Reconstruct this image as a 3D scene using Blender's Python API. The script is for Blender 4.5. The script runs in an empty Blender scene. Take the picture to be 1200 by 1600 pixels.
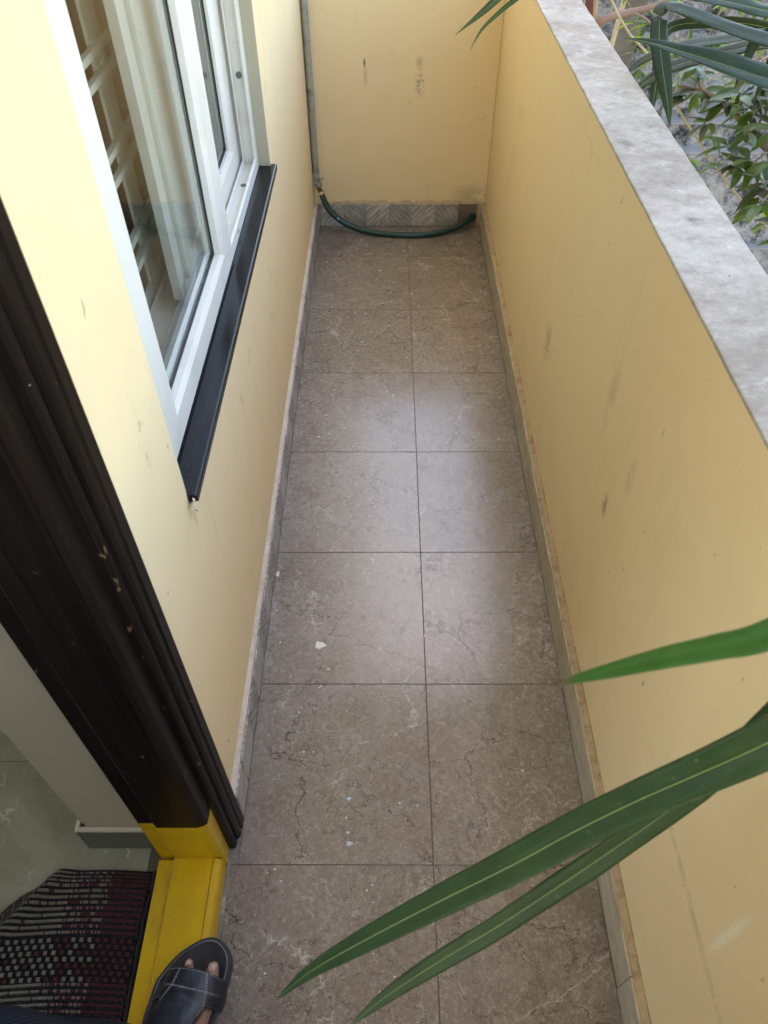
import bpy, bmesh, math, random
from mathutils import Vector, Matrix, noise
random.seed(7)
R = math.radians
S = bpy.context.scene
COL = S.collection

# ------------------------------------------------------------------ camera
cam = bpy.data.cameras.new('camera')
cam.sensor_fit = 'VERTICAL'; cam.sensor_height = 24.0
cam.lens = 1147.4 / 1600 * 24.0
cam.clip_start = 0.02; cam.clip_end = 400
camo = bpy.data.objects.new('camera', cam); COL.objects.link(camo)
r_ = Vector((0.99999386, 0.00174144, -0.00304159)); u_ = Vector((0.00077209, 0.73705151, 0.67583613))
f_ = Vector((-0.00341874, 0.67583433, -0.73704564))
M = Matrix((r_, u_, -f_)).transposed().to_4x4(); M.translation = (0, 0, 1.54503)
camo.matrix_world = M
S.camera = camo
cam.dof.use_dof = True; cam.dof.focus_distance = 1.6; cam.dof.aperture_fstop = 6.0

# ------------------------------------------------------------------ light
SUN_EL, SUN_AZ = 64, -28          # azimuth measured from +Y towards +X: the sun stands ahead and to the left
w = bpy.data.worlds.new('World'); S.world = w; w.use_nodes = True
nt = w.node_tree; nt.nodes.clear()
sky = nt.nodes.new('ShaderNodeTexSky'); sky.sky_type = 'NISHITA'; sky.sun_disc = False
sky.sun_elevation = R(SUN_EL); sky.sun_rotation = R(SUN_AZ); sky.dust_density = 1.2; sky.air_density = 1.0; sky.ozone_density = 0.9
bg = nt.nodes.new('ShaderNodeBackground'); bg.inputs[1].default_value = 0.13
wo = nt.nodes.new('ShaderNodeOutputWorld')
nt.links.new(sky.outputs[0], bg.inputs[0]); nt.links.new(bg.outputs[0], wo.inputs[0])
sl = bpy.data.lights.new('sun', 'SUN'); sl.energy = 3.6; sl.angle = R(0.5); sl.color = (1, .94, .84)
so = bpy.data.objects.new('sun', sl); COL.objects.link(so)
sd = Vector((math.sin(R(SUN_AZ)) * math.cos(R(SUN_EL)), math.cos(R(SUN_AZ)) * math.cos(R(SUN_EL)), math.sin(R(SUN_EL))))
so.rotation_euler = sd.to_track_quat('Z', 'Y').to_euler(); so.location = (-6, 6, 9)
S.view_settings.view_transform = 'Standard'; S.view_settings.look = 'None'
S.view_settings.gamma = 1; S.view_settings.use_curve_mapping = False
S.view_settings.exposure = 2.94
S.view_settings.use_white_balance = True; S.view_settings.white_balance_temperature = 7300; S.view_settings.white_balance_tint = 10

# ------------------------------------------------------------------ node helpers
class NT:
    def __init__(s, name):
        s.m = bpy.data.materials.new(name); s.m.use_nodes = True
        s.t = s.m.node_tree; s.t.nodes.clear()
        s.out = s.t.nodes.new('ShaderNodeOutputMaterial')
    def n(s, typ, **k):
        nd = s.t.nodes.new(typ)
        for a, v in k.items(): setattr(nd, a, v)
        return nd
    def l(s, a, b): s.t.links.new(a, b)
    def coord(s, which='Object'): return s.n('ShaderNodeTexCoord').outputs[which]
    def rnd_coord(s, amt=37.0):
        oi = s.n('ShaderNodeObjectInfo'); c = s.coord()
        m = s.n('ShaderNodeVectorMath', operation='MULTIPLY_ADD')
        cb = s.n('ShaderNodeCombineXYZ')
        for i, f in enumerate((amt, amt * .73, amt * 1.31)):
            mm = s.math('MULTIPLY', oi.outputs['Random'], f); s.l(mm, cb.inputs[i])
        m.inputs[1].default_value = (1, 1, 1); s.l(c, m.inputs[0]); s.l(cb.outputs[0], m.inputs[2])
        return m.outputs[0], oi.outputs['Random']
    def noise(s, vec, scale, detail=4, rough=.55, dist=0, out='Fac'):
        nd = s.n('ShaderNodeTexNoise'); nd.inputs['Scale'].default_value = scale; nd.inputs['Detail'].default_value = detail
        nd.inputs['Roughness'].default_value = rough; nd.inputs['Distortion'].default_value = dist
        if vec is not None: s.l(vec, nd.inputs['Vector'])
        return nd.outputs[out]
    def ramp(s, fac, stops, interp='LINEAR'):
        nd = s.n('ShaderNodeValToRGB'); nd.color_ramp.interpolation = interp; el = nd.color_ramp.elements
        while len(el) < len(stops): el.new(.5)
        for e, (p, c) in zip(el, stops):
            e.position = p; e.color = (c, c, c, 1) if not isinstance(c, tuple) else (*c, 1)
        s.l(fac, nd.inputs[0]); return nd.outputs[0]
    def math(s, op, a, b=None, clamp=False):
        nd = s.n('ShaderNodeMath', operation=op); nd.use_clamp = clamp
        for i, v in enumerate((a, b)):
            if v is None: continue
            if isinstance(v, (int, float)): nd.inputs[i].default_value = v
            else: s.l(v, nd.inputs[i])
        return nd.outputs[0]
    def mix(s, fac, a, b, blend='MIX'):
        nd = s.n('ShaderNodeMix', data_type='RGBA', blend_type=blend)
        for i, v in ((0, fac), (6, a), (7, b)):
            if isinstance(v, (int, float)): nd.inputs[i].default_value = v
            elif isinstance(v, tuple): nd.inputs[i].default_value = (*v, 1)
            else: s.l(v, nd.inputs[i])
        return nd.outputs[2]
    def mapping(s, vec, scale=(1, 1, 1), rot=(0, 0, 0), loc=(0, 0, 0)):
        nd = s.n('ShaderNodeMapping'); nd.inputs['Scale'].default_value = scale
        nd.inputs['Rotation'].default_value = rot; nd.inputs['Location'].default_value = loc
        s.l(vec, nd.inputs['Vector']); return nd.outputs[0]
    def spot(s, vec, c, rad, soft=.5):
        """mask of one mark: an ellipsoid at c with half sizes rad, ragged by noise"""
        v = s.mapping(vec, tuple(1 / q for q in rad), loc=tuple(-a / q for a, q in zip(c, rad)))
        d = s.n('ShaderNodeVectorMath', operation='LENGTH'); s.l(v, d.inputs[0])
        return s.ramp(d.outputs['Value'], [(max(0, 1 - soft), 1.0), (1.0, 0.0)])
    def bump(s, h, strength=.2, dist=.002, nrm=None):
        nd = s.n('ShaderNodeBump'); nd.inputs['Strength'].default_value = strength; nd.inputs['Distance'].default_value = dist
        s.l(h, nd.inputs['Height'])
        if nrm is not None: s.l(nrm, nd.inputs['Normal'])
        return nd.outputs[0]
    def bsdf(s, col, rough=.5, nrm=None, spec=.5, **k):
        b = s.n('ShaderNodeBsdfPrincipled')
        for nm, v in (('Base Color', col), ('Roughness', rough)):
            if isinstance(v, (int, float)): b.inputs[nm].default_value = v
            elif isinstance(v, tuple): b.inputs[nm].default_value = (*v, 1)
            else: s.l(v, b.inputs[nm])
        b.inputs['Specular IOR Level'].default_value = spec
        if nrm is not None: s.l(nrm, b.inputs['Normal'])
        for a, v in k.items(): b.inputs[a.replace('_', ' ')].default_value = v
        s.b = b; s.l(b.outputs[0], s.out.inputs[0]); return b

def simple(name, col, rough=.5, var=.12, scale=25, bump=.0, spec=.5, dirt=None, dirt_amt=.5, metallic=0, dscale=6):
    k = NT(name); v, rn = k.rnd_coord()
    n = k.noise(v, scale, 5, .6)
    c = k.mix(n, tuple(max(0, x * (1 - var)) for x in col), tuple(x * (1 + var) for x in col))
    if dirt:
        d = k.ramp(k.noise(v, dscale, 7, .68, .3), [(.5, 0.), (.72, dirt_amt)])
        c = k.mix(d, c, dirt)
    nr = k.bump(k.noise(v, scale * 8, 3), bump, .002) if bump else None
    k.bsdf(c, rough, nr, spec, Metallic=metallic)
    return k.m

def wall_paint(name, col, marks=()):
    k = NT(name); v = k.coord()
    big = k.noise(v, 1.3, 4, .6); fine = k.noise(v, 9, 6, .65)
    c = k.mix(big, tuple(x * .93 for x in col), tuple(min(1, x * 1.05) for x in col))
    c = k.mix(k.ramp(fine, [(.35, .0), (.75, .22)]), c, tuple(x * f for x, f in zip(col, (.86, .84, .8))))
    # faint vertical run marks and small nicks
    run = k.noise(k.mapping(v, (14, 14, .9)), 1.0, 5, .6)
    c = k.mix(k.ramp(run, [(.58, 0.), (.82, .13)]), c, (.40, .33, .2))
    nick = k.noise(k.mapping(v, (60, 60, 26)), 1.0, 2, .5)
    c = k.mix(k.ramp(nick, [(.735, 0.), (.78, .55)]), c, (.25, .19, .11))
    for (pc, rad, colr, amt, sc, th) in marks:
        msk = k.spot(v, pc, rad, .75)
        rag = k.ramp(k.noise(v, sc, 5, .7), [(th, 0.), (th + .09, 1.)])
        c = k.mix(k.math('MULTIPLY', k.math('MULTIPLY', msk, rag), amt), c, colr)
    wv = k.noise(v, 3, 4, .6, 0, 'Color')
    wm_ = k.n('ShaderNodeVectorMath', operation='MULTIPLY_ADD'); k.l(wv, wm_.inputs[0]); wm_.inputs[1].default_value = (.25, .25, .25); k.l(v, wm_.inputs[2])
    vo = k.n('ShaderNodeTexVoronoi', feature='DISTANCE_TO_EDGE'); vo.inputs['Scale'].default_value = 2.1; k.l(wm_.outputs[0], vo.inputs['Vector'])
    ck = k.math('MULTIPLY', k.ramp(vo.outputs['Distance'], [(0., 1.), (.0045, 0.)]), k.ramp(k.noise(v, 2.7, 2), [(.57, 0.), (.64, .32)]))
    c = k.mix(ck, c, (.36, .28, .16))
    scr = k.noise(k.mapping(v, (120, 8, 50), (R(35), 0, 0)), 1, 3, .6)
    c = k.mix(k.ramp(scr, [(.70, 0.), (.76, .25)]), c, (.88, .78, .55))
    h = k.math('ADD', k.math('MULTIPLY', k.noise(v, 6, 3), 1.0), k.math('MULTIPLY', k.noise(v, 210, 4, .6), .13))
    k.bsdf(c, .72, k.bump(h, .45, .004), .28)
    return k.m

YEL = (.86, .672, .385)
MAT = {}
# ------------------------------------------------------------------ mesh helpers
WL = {}
def reg(o, parent, loc, label=None, cat=None, group=None, kind=None):
    COL.objects.link(o); WL[o.name] = Vector(loc)
    if parent is not None:
        o.parent = parent; o.location = Vector(loc) - WL[parent.name]
    else: o.location = loc
    if label: o['label'] = label
    if cat: o['category'] = cat
    if group: o['group'] = group
    if kind: o['kind'] = kind
    return o
def empty(name, loc, label=None, cat=None, parent=None, group=None, kind=None):
    o = bpy.data.objects.new(name, None); o.empty_display_size = .05
    return reg(o, parent, loc, label, cat, group, kind)

class MB:
    def __init__(s): s.v = []; s.f = []; s.mi = []
    def add(s, vs, fs, mi=0):
        b = len(s.v); s.v += [tuple(p) for p in vs]; s.f += [tuple(b + i for i in f) for f in fs]; s.mi += [mi] * len(fs); return s
    def box(s, a, b, mi=0):
        x0, x1 = sorted((a[0], b[0])); y0, y1 = sorted((a[1], b[1])); z0, z1 = sorted((a[2], b[2]))
        return s.add([(x0, y0, z0), (x1, y0, z0), (x1, y1, z0), (x0, y1, z0), (x0, y0, z1), (x1, y0, z1), (x1, y1, z1), (x0, y1, z1)],
                     [(0, 3, 2, 1), (4, 5, 6, 7), (0, 1, 5, 4), (1, 2, 6, 5), (2, 3, 7, 6), (3, 0, 4, 7)], mi)
    def prism(s, poly, fn, a, b, mi=0):
        """poly of 2d points; fn(p, t) maps to 3d; ends at t=a and t=b"""
        n = len(poly)
        vs = [fn(p, a) for p in poly] + [fn(p, b) for p in poly]
        fs = [tuple(range(n))[::-1], tuple(range(n, 2 * n))] + [(i, (i + 1) % n, n + (i + 1) % n, n + i) for i in range(n)]
        return s.add(vs, fs, mi)
    def tube(s, pts, rad, seg=10, mi=0, cap=True):
        pts = [Vector(p) for p in pts]; n = len(pts); rings = []
        rr = rad if isinstance(rad, (list, tuple)) else [rad] * n
        t0 = (pts[1] - pts[0]).normalized(); up = Vector((0, 0, 1)) if abs(t0.z) < .9 else Vector((0, 1, 0))
        side = t0.cross(up).normalized(); b = len(s.v)
        for i, p in enumerate(pts):
            t = (pts[min(i + 1, n - 1)] - pts[max(i - 1, 0)]).normalized()
            side = (side - t * side.dot(t)).normalized(); o2 = t.cross(side)
            for k in range(seg):
                an = 2 * math.pi * k / seg
                s.v.append(tuple(p + (side * math.cos(an) + o2 * math.sin(an)) * rr[i]))
        for i in range(n - 1):
            for k in range(seg):
                a = b + i * seg + k; c = b + i * seg + (k + 1) % seg
                s.f.append((a, c, c + seg, a + seg)); s.mi.append(mi)
        if cap:
            s.f.append(tuple(b + k for k in range(seg))[::-1]); s.f.append(tuple(b + (n - 1) * seg + k for k in range(seg))); s.mi += [mi, mi]
        return s
    def build(s, name, mats, parent=None, origin=None, smooth=False, bevel=0, **kw):
        if not isinstance(mats, (list, tuple)): mats = [mats]
        if origin is None: origin = WL[parent.name] if parent is not None else Vector((0, 0, 0))
        origin = Vector(origin)
        me = bpy.data.meshes.new(name)
        me.from_pydata([tuple(Vector(p) - origin) for p in s.v], [], s.f)
        for m in mats: me.materials.append(m)
        if len(mats) > 1: me.polygons.foreach_set('material_index', s.mi)
        bm = bmesh.new(); bm.from_mesh(me); bmesh.ops.recalc_face_normals(bm, faces=bm.faces); bm.to_mesh(me); bm.free()
        if smooth: me.polygons.foreach_set('use_smooth', [True] * len(me.polygons))
        o = bpy.data.objects.new(name, me); reg(o, parent, origin, **kw)
        if bevel:
            md = o.modifiers.new('bevel', 'BEVEL'); md.width = bevel; md.segments = 2; md.limit_method = 'ANGLE'; md.angle_limit = R(40)
            md.harden_normals = False
        return o

def catmull(pts, n=8, closed=False):
    P = [Vector(p) for p in pts]; out = []; m = len(P)
    rng = range(m) if closed else range(m - 1)
    for i in rng:
        if closed: a, b, c, d = P[i - 1], P[i], P[(i + 1) % m], P[(i + 2) % m]
        else: a, b, c, d = P[max(i - 1, 0)], P[i], P[i + 1], P[min(i + 2, m - 1)]
        for k in range(n):
            t = k / n
            out.append(.5 * ((2 * b) + (c - a) * t + (2 * a - 5 * b + 4 * c - d) * t * t + (3 * b - a - 3 * c + d) * t ** 3))
    if not closed: out.append(P[-1])
    return out

# ------------------------------------------------------------------ materials
def floor_tile_mat():
    k = NT('stone_look_tile'); v, rn = k.rnd_coord()
    big = k.noise(v, 3.2, 6, .62, .4); mid = k.noise(v, 14, 7, .68, .6); fine = k.noise(v, 85, 7, .76, .6); gr = k.noise(v, 420, 3, .7)
    c = k.mix(k.ramp(big, [(.3, 0.), (.7, 1.)]), (.164, .127, .094), (.232, .189, .148))
    c = k.mix(k.ramp(mid, [(.36, 0.), (.68, .8)]), c, (.268, .23, .2))
    c = k.mix(k.ramp(fine, [(.52, 0.), (.70, .8)]), c, (.42, .385, .35))
    c = k.mix(k.ramp(fine, [(.28, .85), (.46, 0.)]), c, (.085, .065, .052))
    c = k.mix(k.ramp(gr, [(.3, .7), (.48, 0.)]), c, (.07, .055, .047))
    # vein network: warped voronoi edges, broken up by low noise
    warp = k.noise(v, 6, 6, .65, 0, 'Color')
    vm = k.n('ShaderNodeVectorMath', operation='MULTIPLY_ADD'); k.l(warp, vm.inputs[0]); vm.inputs[1].default_value = (.16, .16, .16); k.l(v, vm.inputs[2])
    warp2 = k.noise(v, 40, 4, .6, 0, 'Color')
    vm2 = k.n('ShaderNodeVectorMath', operation='MULTIPLY_ADD'); k.l(warp2, vm2.inputs[0]); vm2.inputs[1].default_value = (.022, .022, .022); k.l(vm.outputs[0], vm2.inputs[2])
    H = None
    for sc, wd, th, amt, seed in ((3.4, .007, .38, .95, 0), (7.5, .010, .45, .95, 3), (16, .015, .49, .8, 8), (34, .02, .54, .6, 4)):
        vo = k.n('ShaderNodeTexVoronoi', feature='DISTANCE_TO_EDGE'); vo.inputs['Scale'].default_value = sc
        k.l(vm2.outputs[0], vo.inputs['Vector'])
        gate = k.ramp(k.noise(k.mapping(v, loc=(seed, seed, 0)), 4.2, 3, .5), [(th, 0.), (th + .07, 1.)])
        d = vo.outputs['Distance']
        dark = k.math('MULTIPLY', k.ramp(d, [(0.0, 1.), (wd, 0.)]), gate)
        light = k.math('MULTIPLY', k.ramp(d, [(wd * .7, 0.), (wd * 1.4, 1.), (wd * 4.2, 0.)]), gate)
        light = k.math('MULTIPLY', light, k.ramp(fine, [(.42, 0.), (.6, 1.)]))
        c = k.mix(k.math('MULTIPLY', light, .22 * amt), c, (.46, .42, .38))
        sw = k.ramp(k.noise(k.mapping(v, loc=(seed + 5, 2, 0)), 5, 2), [(.54, 0.), (.62, 1.)])
        dc = k.mix(sw, (.028, .021, .018), (.5, .47, .43))
        c = k.mix(k.math('MULTIPLY', dark, amt), c, dc)
        H = dark if H is None else k.math('MAXIMUM', H, dark)
    # per tile tone
    tone = k.math('ADD', k.math('MULTIPLY', rn, .12), .99)
    cc = k.n('ShaderNodeVectorMath', operation='SCALE'); k.l(c, cc.inputs[0]); k.l(tone, cc.inputs['Scale'])
    ro = k.math('ADD', k.math('MULTIPLY', mid, .14), .15)
    h = k.math('SUBTRACT', k.math('MULTIPLY', fine, .5), H)
    k.bsdf(cc.outputs[0], ro, k.bump(h, .16, .0007), .8)
    return k.m
MAT['tile'] = floor_tile_mat()
MAT['grout'] = simple('tile_joint', (.155, .12, .095), .9, .45, 7)

def hatch_mat(name, sgn, base):
    k = NT(name); v, rn = k.rnd_coord(); c0 = k.coord()
    m = k.mapping(c0, (1, 1, 1), (R(45 * sgn), 0, 0))
    sx = k.n('ShaderNodeSeparateXYZ'); k.l(m, sx.inputs[0])
    st = k.mapping(v, (3, 3, 3))
    # grain stretched along the slanting direction in the (Y,Z) face of the tile
    mm = k.n('ShaderNodeCombineXYZ'); k.l(k.math('MULTIPLY', sx.outputs[1], 190.0), mm.inputs[1]); k.l(k.math('MULTIPLY', sx.outputs[2], 14.0), mm.inputs[2])
    k.l(k.math('MULTIPLY', rn, 40.0), mm.inputs[0])
    n = k.noise(mm.outputs[0], 1.0, 3, .6)
    c = k.mix(k.ramp(n, [(.42, 0.), (.6, 1.)]), tuple(x * .72 for x in base), tuple(min(1, x * 1.5) for x in base))
    c = k.mix(k.ramp(k.noise(v, 30, 5, .6), [(.4, 0.), (.8, .35)]), c, (.2, .15, .1))
    k.bsdf(c, .5, k.bump(n, .25, .0008), .4)
    return k.m
MAT['hatchA'] = hatch_mat('slanted_grain_tile', 1, (.40, .38, .34))
MAT['hatchB'] = hatch_mat('counter_slanted_grain_tile', -1, (.29, .275, .245))
def long_grain():
    k = NT('long_grain_tile'); v, rn = k.rnd_coord()
    n = k.noise(k.mapping(v, (20, 10, 160), (R(6), 0, 0)), 1.0, 5, .65, .6)
    c = k.mix(k.ramp(n, [(.38, 0.), (.62, 1.)]), (.36, .31, .22), (.58, .52, .39))
    c = k.mix(k.ramp(k.noise(v, 30, 5, .6), [(.45, 0.), (.8, .5)]), c, (.2, .14, .09))
    k.bsdf(c, .5, k.bump(n, .25, .0008), .4); return k.m
MAT['long_grain'] = long_grain()
MAT['mortar'] = simple('cement_bedding', (.64, .54, .45), .95, .2, 60, .6, dirt=(.30, .22, .16), dirt_amt=.6, dscale=22)
MAT['mortar_brown'] = simple('brown_cement_bedding', (.44, .33, .205), .95, .35, 60, .6, dirt=(.17, .1, .05), dirt_amt=.8, dscale=35)

MAT['yel_left'] = wall_paint('cream_yellow_paint', YEL, [
    ((-.31, .70, .92), (.05, .02, .06), (.33, .23, .1), .55, 70, .5),
    ((-.31, 1.3, .55), (.05, .35, .06), (.35, .3, .2), .3, 30, .55),
    ((-.31, 1.75, .5), (.05, .18, .12), (.35, .3, .2), .35, 34, .55),
    ((-.31, .8, .68), (.05, .012, .05), (.6, .4, .2), .7, 40, .4)])
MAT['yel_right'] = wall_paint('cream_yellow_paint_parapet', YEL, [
    ((.43, .988, .486), (.05, .026, .034), (.2, .15, .09), .6, 55, .42),
    ((.43, 1.11, .65), (.05, .030, .11), (.42, .33, .18), .32, 24, .40),
    ((.43, .92, .63), (.05, .022, .05), (.42, .33, .18), .32, 26, .38),
    ((.43, 1.656, .40), (.05, .05, .07), (.32, .25, .12), .5, 22, .42),
    ((.43, .233, .50), (.05, .010, .10), (.92, .85, .66), .7, 22, .30),  # pale streak: a light reflection painted into the wall colour
    ((.43, .30, .40), (.05, .25, .012), (.4, .33, .2), .4, 30, .42)])
MAT['yel_back'] = wall_paint('cream_yellow_paint_end', YEL, [
    ((.13, 3.147, .565), (.022, .05, .06), (.05, .04, .03), 1.0, 120, .50),
    ((.128, 3.147, .64), (.02, .05, .03), (.32, .24, .12), .45, 40, .35),
    ((-.083, 3.147, .642), (.005, .05, .02), (.05, .035, .02), .95, 90, .3),
    ((-.08, 3.147, .60), (.01, .05, .05), (.3, .22, .12), .4, 40, .35),
    ((.37, 3.147, .13), (.11, .05, .06), (.3, .24, .15), .4, 16, .4),
    ((.06, 3.147, .1), (.5, .05, .018), (.25, .17, .1), .6, 30, .45)])
MAT['wall_out'] = simple('outer_wall_render', (.55, .5, .42), .9, .2, 3, .2)
MAT['reveal'] = simple('interior_wall_paint', (.40, .35, .25), .7, .06, 4, .05)
MAT['slab'] = simple('white_ceiling_paint', (.8, .79, .75), .8, .05, 3)

def coping_mat():
    k = NT('weathered_cement_coping'); v = k.coord()
    n1 = k.noise(v, 3.3, 9, .74, .15); n2 = k.noise(v, 30, 9, .78, .2); n3 = k.noise(k.mapping(v, (40, 120, 40), (0, 0, R(28))), 1, 6, .75)
    c = k.mix(k.ramp(n1, [(.40, 0.), (.62, 1.)]), (.49, .455, .395), (.34, .295, .24))
    c = k.mix(k.ramp(n2, [(.5, 0.), (.72, .75)]), c, (.21, .165, .125))
    c = k.mix(k.ramp(n2, [(.3, .6), (.46, 0.)]), c, (.72, .69, .635))
    c = k.mix(k.ramp(n3, [(.56, 0.), (.74, .3)]), c, (.66, .63, .57))
    c = k.mix(k.ramp(k.noise(v, 55, 4, .6), [(.70, 0.), (.77, .7)]), c, (.1, .085, .07))
    for pc, rad in (((.47, 2.02, .99), (.018, .02, .05)), ((.505, 2.12, .99), (.012, .012, .05)), ((.46, 1.46, .99), (.016, .03, .05)), ((.5, 1.15, .99), (.016, .02, .05))):
        c = k.mix(k.math('MULTIPLY', k.spot(v, pc, rad, .5), k.ramp(n2, [(.44, 0.), (.58, .6)])), c, (.15, .125, .1))
    k.bsdf(c, .8, k.bump(k.math('ADD', n2, k.math('MULTIPLY', n3, .5)), .5, .004), .3)
    return k.m
MAT['coping'] = coping_mat()

def wood_mat():
    k = NT('dark_brown_gloss_wood'); v, rn = k.rnd_coord()
    g = k.noise(k.mapping(v, (90, 90, 2.2)), 1, 4, .6)
    c = k.mix(k.ramp(g, [(.4, 0.), (.7, 1.)]), (.006, .0042, .0035), (.017, .010, .0065))
    ch = k.ramp(k.noise(k.mapping(v, (60, 60, 22)), 1, 3, .55), [(.69, 0.), (.72, 1.)])
    c = k.mix(k.math('MULTIPLY', ch, .8), c, (.20, .11, .05))
    sp = k.ramp(k.noise(v, 120, 2, .5), [(.79, 0.), (.82, 1.)])
    c = k.mix(sp, c, (.5, .47, .42))
    k.bsdf(c, k.math('ADD', k.math('MULTIPLY', g, .3), .3), k.bump(g, .25, .001), .14)
    return k.m
MAT['wood'] = wood_mat()
def yellow_gloss():
    k = NT('yellow_enamel_paint'); v, rn = k.rnd_coord()
    g = k.noise(k.mapping(v, (40, 6, 40)), 1, 5, .6); n = k.noise(v, 11, 6, .65)
    c = k.mix(k.ramp(n, [(.35, 0.), (.7, 1.)]), (.62, .385, .006), (.50, .30, .008))
    c = k.mix(k.ramp(g, [(.6, 0.), (.78, .55)]), c, (.22, .13, .02))
    c = k.mix(k.ramp(k.noise(v, 90, 3), [(.70, 0.), (.76, .8)]), c, (.1, .06, .02))
    c = k.mix(k.math('MULTIPLY', k.spot(v, (-.375 + .38, .355 - .4, 0), (.007, .005, .1), .6), .9), c, (.06, .03, .01))
    sc = k.noise(k.mapping(v, (22, 9, 30)), 1, 6, .7)
    c = k.mix(k.ramp(sc, [(.56, 0.), (.7, .45)]), c, (.30, .2, .05))
    c = k.mix(k.ramp(k.noise(k.mapping(v, (160, 24, 160)), 1, 3, .6), [(.66, 0.), (.72, .6)]), c, (.66, .58, .36))
    k.bsdf(c, k.math('ADD', .25, k.math('MULTIPLY', sc, .3)), k.bump(k.math('ADD', n, sc), .2, .002), .45)
    return k.m
MAT['yellow'] = yellow_gloss()
MAT['upvc'] = simple('white_window_profile', (.80, .76, .665), .34, .03, 5, .0, .5, dirt=(.42, .38, .3), dirt_amt=.3, dscale=9)
MAT['upvc_in'] = simple('cream_window_profile', (.72, .70, .60), .4, .04, 5, .0, .5, dirt=(.42, .38, .3), dirt_amt=.3, dscale=9)
MAT['gasket'] = simple('black_rubber_gasket', (.03, .027, .025), .6)
MAT['groove'] = simple('brown_brush_seal', (.09, .06, .045), .9)
MAT['grille'] = simple('cream_enamel_iron', (.80, .78, .63), .4, .08, 8, .15, dirt=(.3, .27, .2), dirt_amt=.4)
MAT['hole'] = simple('grey_plastic_plug', (.16, .15, .14), .6)
def granite():
    k = NT('polished_black_granite'); v = k.coord()
    n = k.noise(v, 160, 3, .6); s2 = k.noise(v, 420, 1, .5)
    c = k.mix(k.ramp(n, [(.45, 0.), (.7, 1.)]), (.004, .004, .005), (.013, .014, .016))
    c = k.mix(k.ramp(s2, [(.80, 0.), (.83, .6)]), c, (.3, .3, .3))
    k.bsdf(c, .2, None, .25); return k.m
MAT['granite'] = granite()
MAT['cement_raw'] = simple('raw_cement_edge', (.3, .27, .22), .95, .3, 50, .5)
def glass():
    k = NT('window_glass')
    fr = k.n('ShaderNodeFresnel'); bf = k.n('ShaderNodeNewGeometry').outputs['Backfacing']; k.l(k.math('SUBTRACT', 1.5, k.math('MULTIPLY', bf, 1.5 - 1 / 1.5)), fr.inputs['IOR'])
    t = k.n('ShaderNodeBsdfTransparent'); t.inputs[0].default_value = (.965, .985, .975, 1)
    g = k.n('ShaderNodeBsdfGlossy'); g.inputs['Roughness'].default_value = .02
    m = k.n('ShaderNodeMixShader'); k.l(fr.outputs[0], m.inputs[0]); k.l(t.outputs[0], m.inputs[1]); k.l(g.outputs[0], m.inputs[2])
    d = k.n('ShaderNodeBsdfDiffuse'); d.inputs[0].default_value = (.6, .58, .52, 1)
    m2 = k.n('ShaderNodeMixShader'); k.l(k.ramp(k.noise(k.mapping(k.coord(), (3, 3, 1.2)), 3, 6, .7), [(.5, .0), (.8, .035)]), m2.inputs[0])
    k.l(m.outputs[0], m2.inputs[1]); k.l(d.outputs[0], m2.inputs[2])
    k.l(m2.outputs[0], k.out.inputs[0]); return k.m
MAT['glass'] = glass()
MAT['pipe'] = simple('weathered_pipe_plastic', (.36, .34, .27), .7, .2, 40, .2, dirt=(.05, .045, .035), dirt_amt=.9, dscale=26)
MAT['hose'] = simple('green_garden_hose', (.006, .040, .033), .3, .15, 40, .05)
MAT['metal'] = simple('corroded_tap_metal', (.30, .27, .22), .55, .3, 60, .3, dirt=(.1, .07, .04), dirt_amt=.8, dscale=40)
MAT['cream_plastic'] = simple('frayed_hose_lining', (.62, .54, .36), .6, .2, 60)
MAT['white_drop'] = simple('dried_white_paint', (.66, .63, .57), .6, .06)
MAT['blue_chip'] = simple('pale_blue_flake', (.5, .58, .62), .6, .06)
def green_stone():
    k = NT('grey_green_marble_tile'); v, rn = k.rnd_coord()
    n = k.noise(v, 5, 7, .65, 1.2); f = k.noise(v, 26, 6, .7, 1.5)
    c = k.mix(k.ramp(n, [(.35, 0.), (.7, 1.)]), (.225, .228, .155), (.34, .335, .24))
    c = k.mix(k.ramp(f, [(.55, 0.), (.75, .4)]), c, (.15, .15, .11))
    warp = k.noise(v, 7, 5, .6, 0, 'Color')
    vm = k.n('ShaderNodeVectorMath', operation='MULTIPLY_ADD'); k.l(warp, vm.inputs[0]); vm.inputs[1].default_value = (.2, .2, .2); k.l(v, vm.inputs[2])
    for sc, wd, th in ((5, .014, .5), (11, .012, .56)):
        vo = k.n('ShaderNodeTexVoronoi', feature='DISTANCE_TO_EDGE'); vo.inputs['Scale'].default_value = sc; k.l(vm.outputs[0], vo.inputs['Vector'])
        gate = k.ramp(k.noise(k.mapping(v, loc=(sc, 0, 0)), 5, 2), [(th, 0.), (th + .06, 1.)])
        c = k.mix(k.math('MULTIPLY', k.ramp(vo.outputs['Distance'], [(0., .9), (wd, 0.)]), gate), c, (.62, .62, .52))
    k.bsdf(c, .32, None, .5); return k.m
MAT['room_tile'] = green_stone()
MAT['room_wall'] = simple('tan_room_paint', (.26, .20, .12), .8, .06, 3)
MAT['cabinet'] = simple('brown_wood_veneer', (.10, .055, .028), .45, .25, 12)
MAT['skirt_in'] = simple('dark_green_skirting', (.09, .095, .075), .35, .15, 14)
MAT['skirt_cap'] = simple('cream_skirting_cap', (.56, .5, .38), .7, .12, 40, .2)

# ------------------------------------------------------------------ dimensions (metres)
XL, XR = -.3105, .4302            # wall faces
FL, FR = -.2956, .411             # skirting faces
YE = 3.1468                       # end wall face
YF = 3.137                        # end skirting face
YB = -1.1319                      # rear end of balcony
ZP = .986                         # parapet top
XC = .0923                        # lengthwise joint

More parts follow.
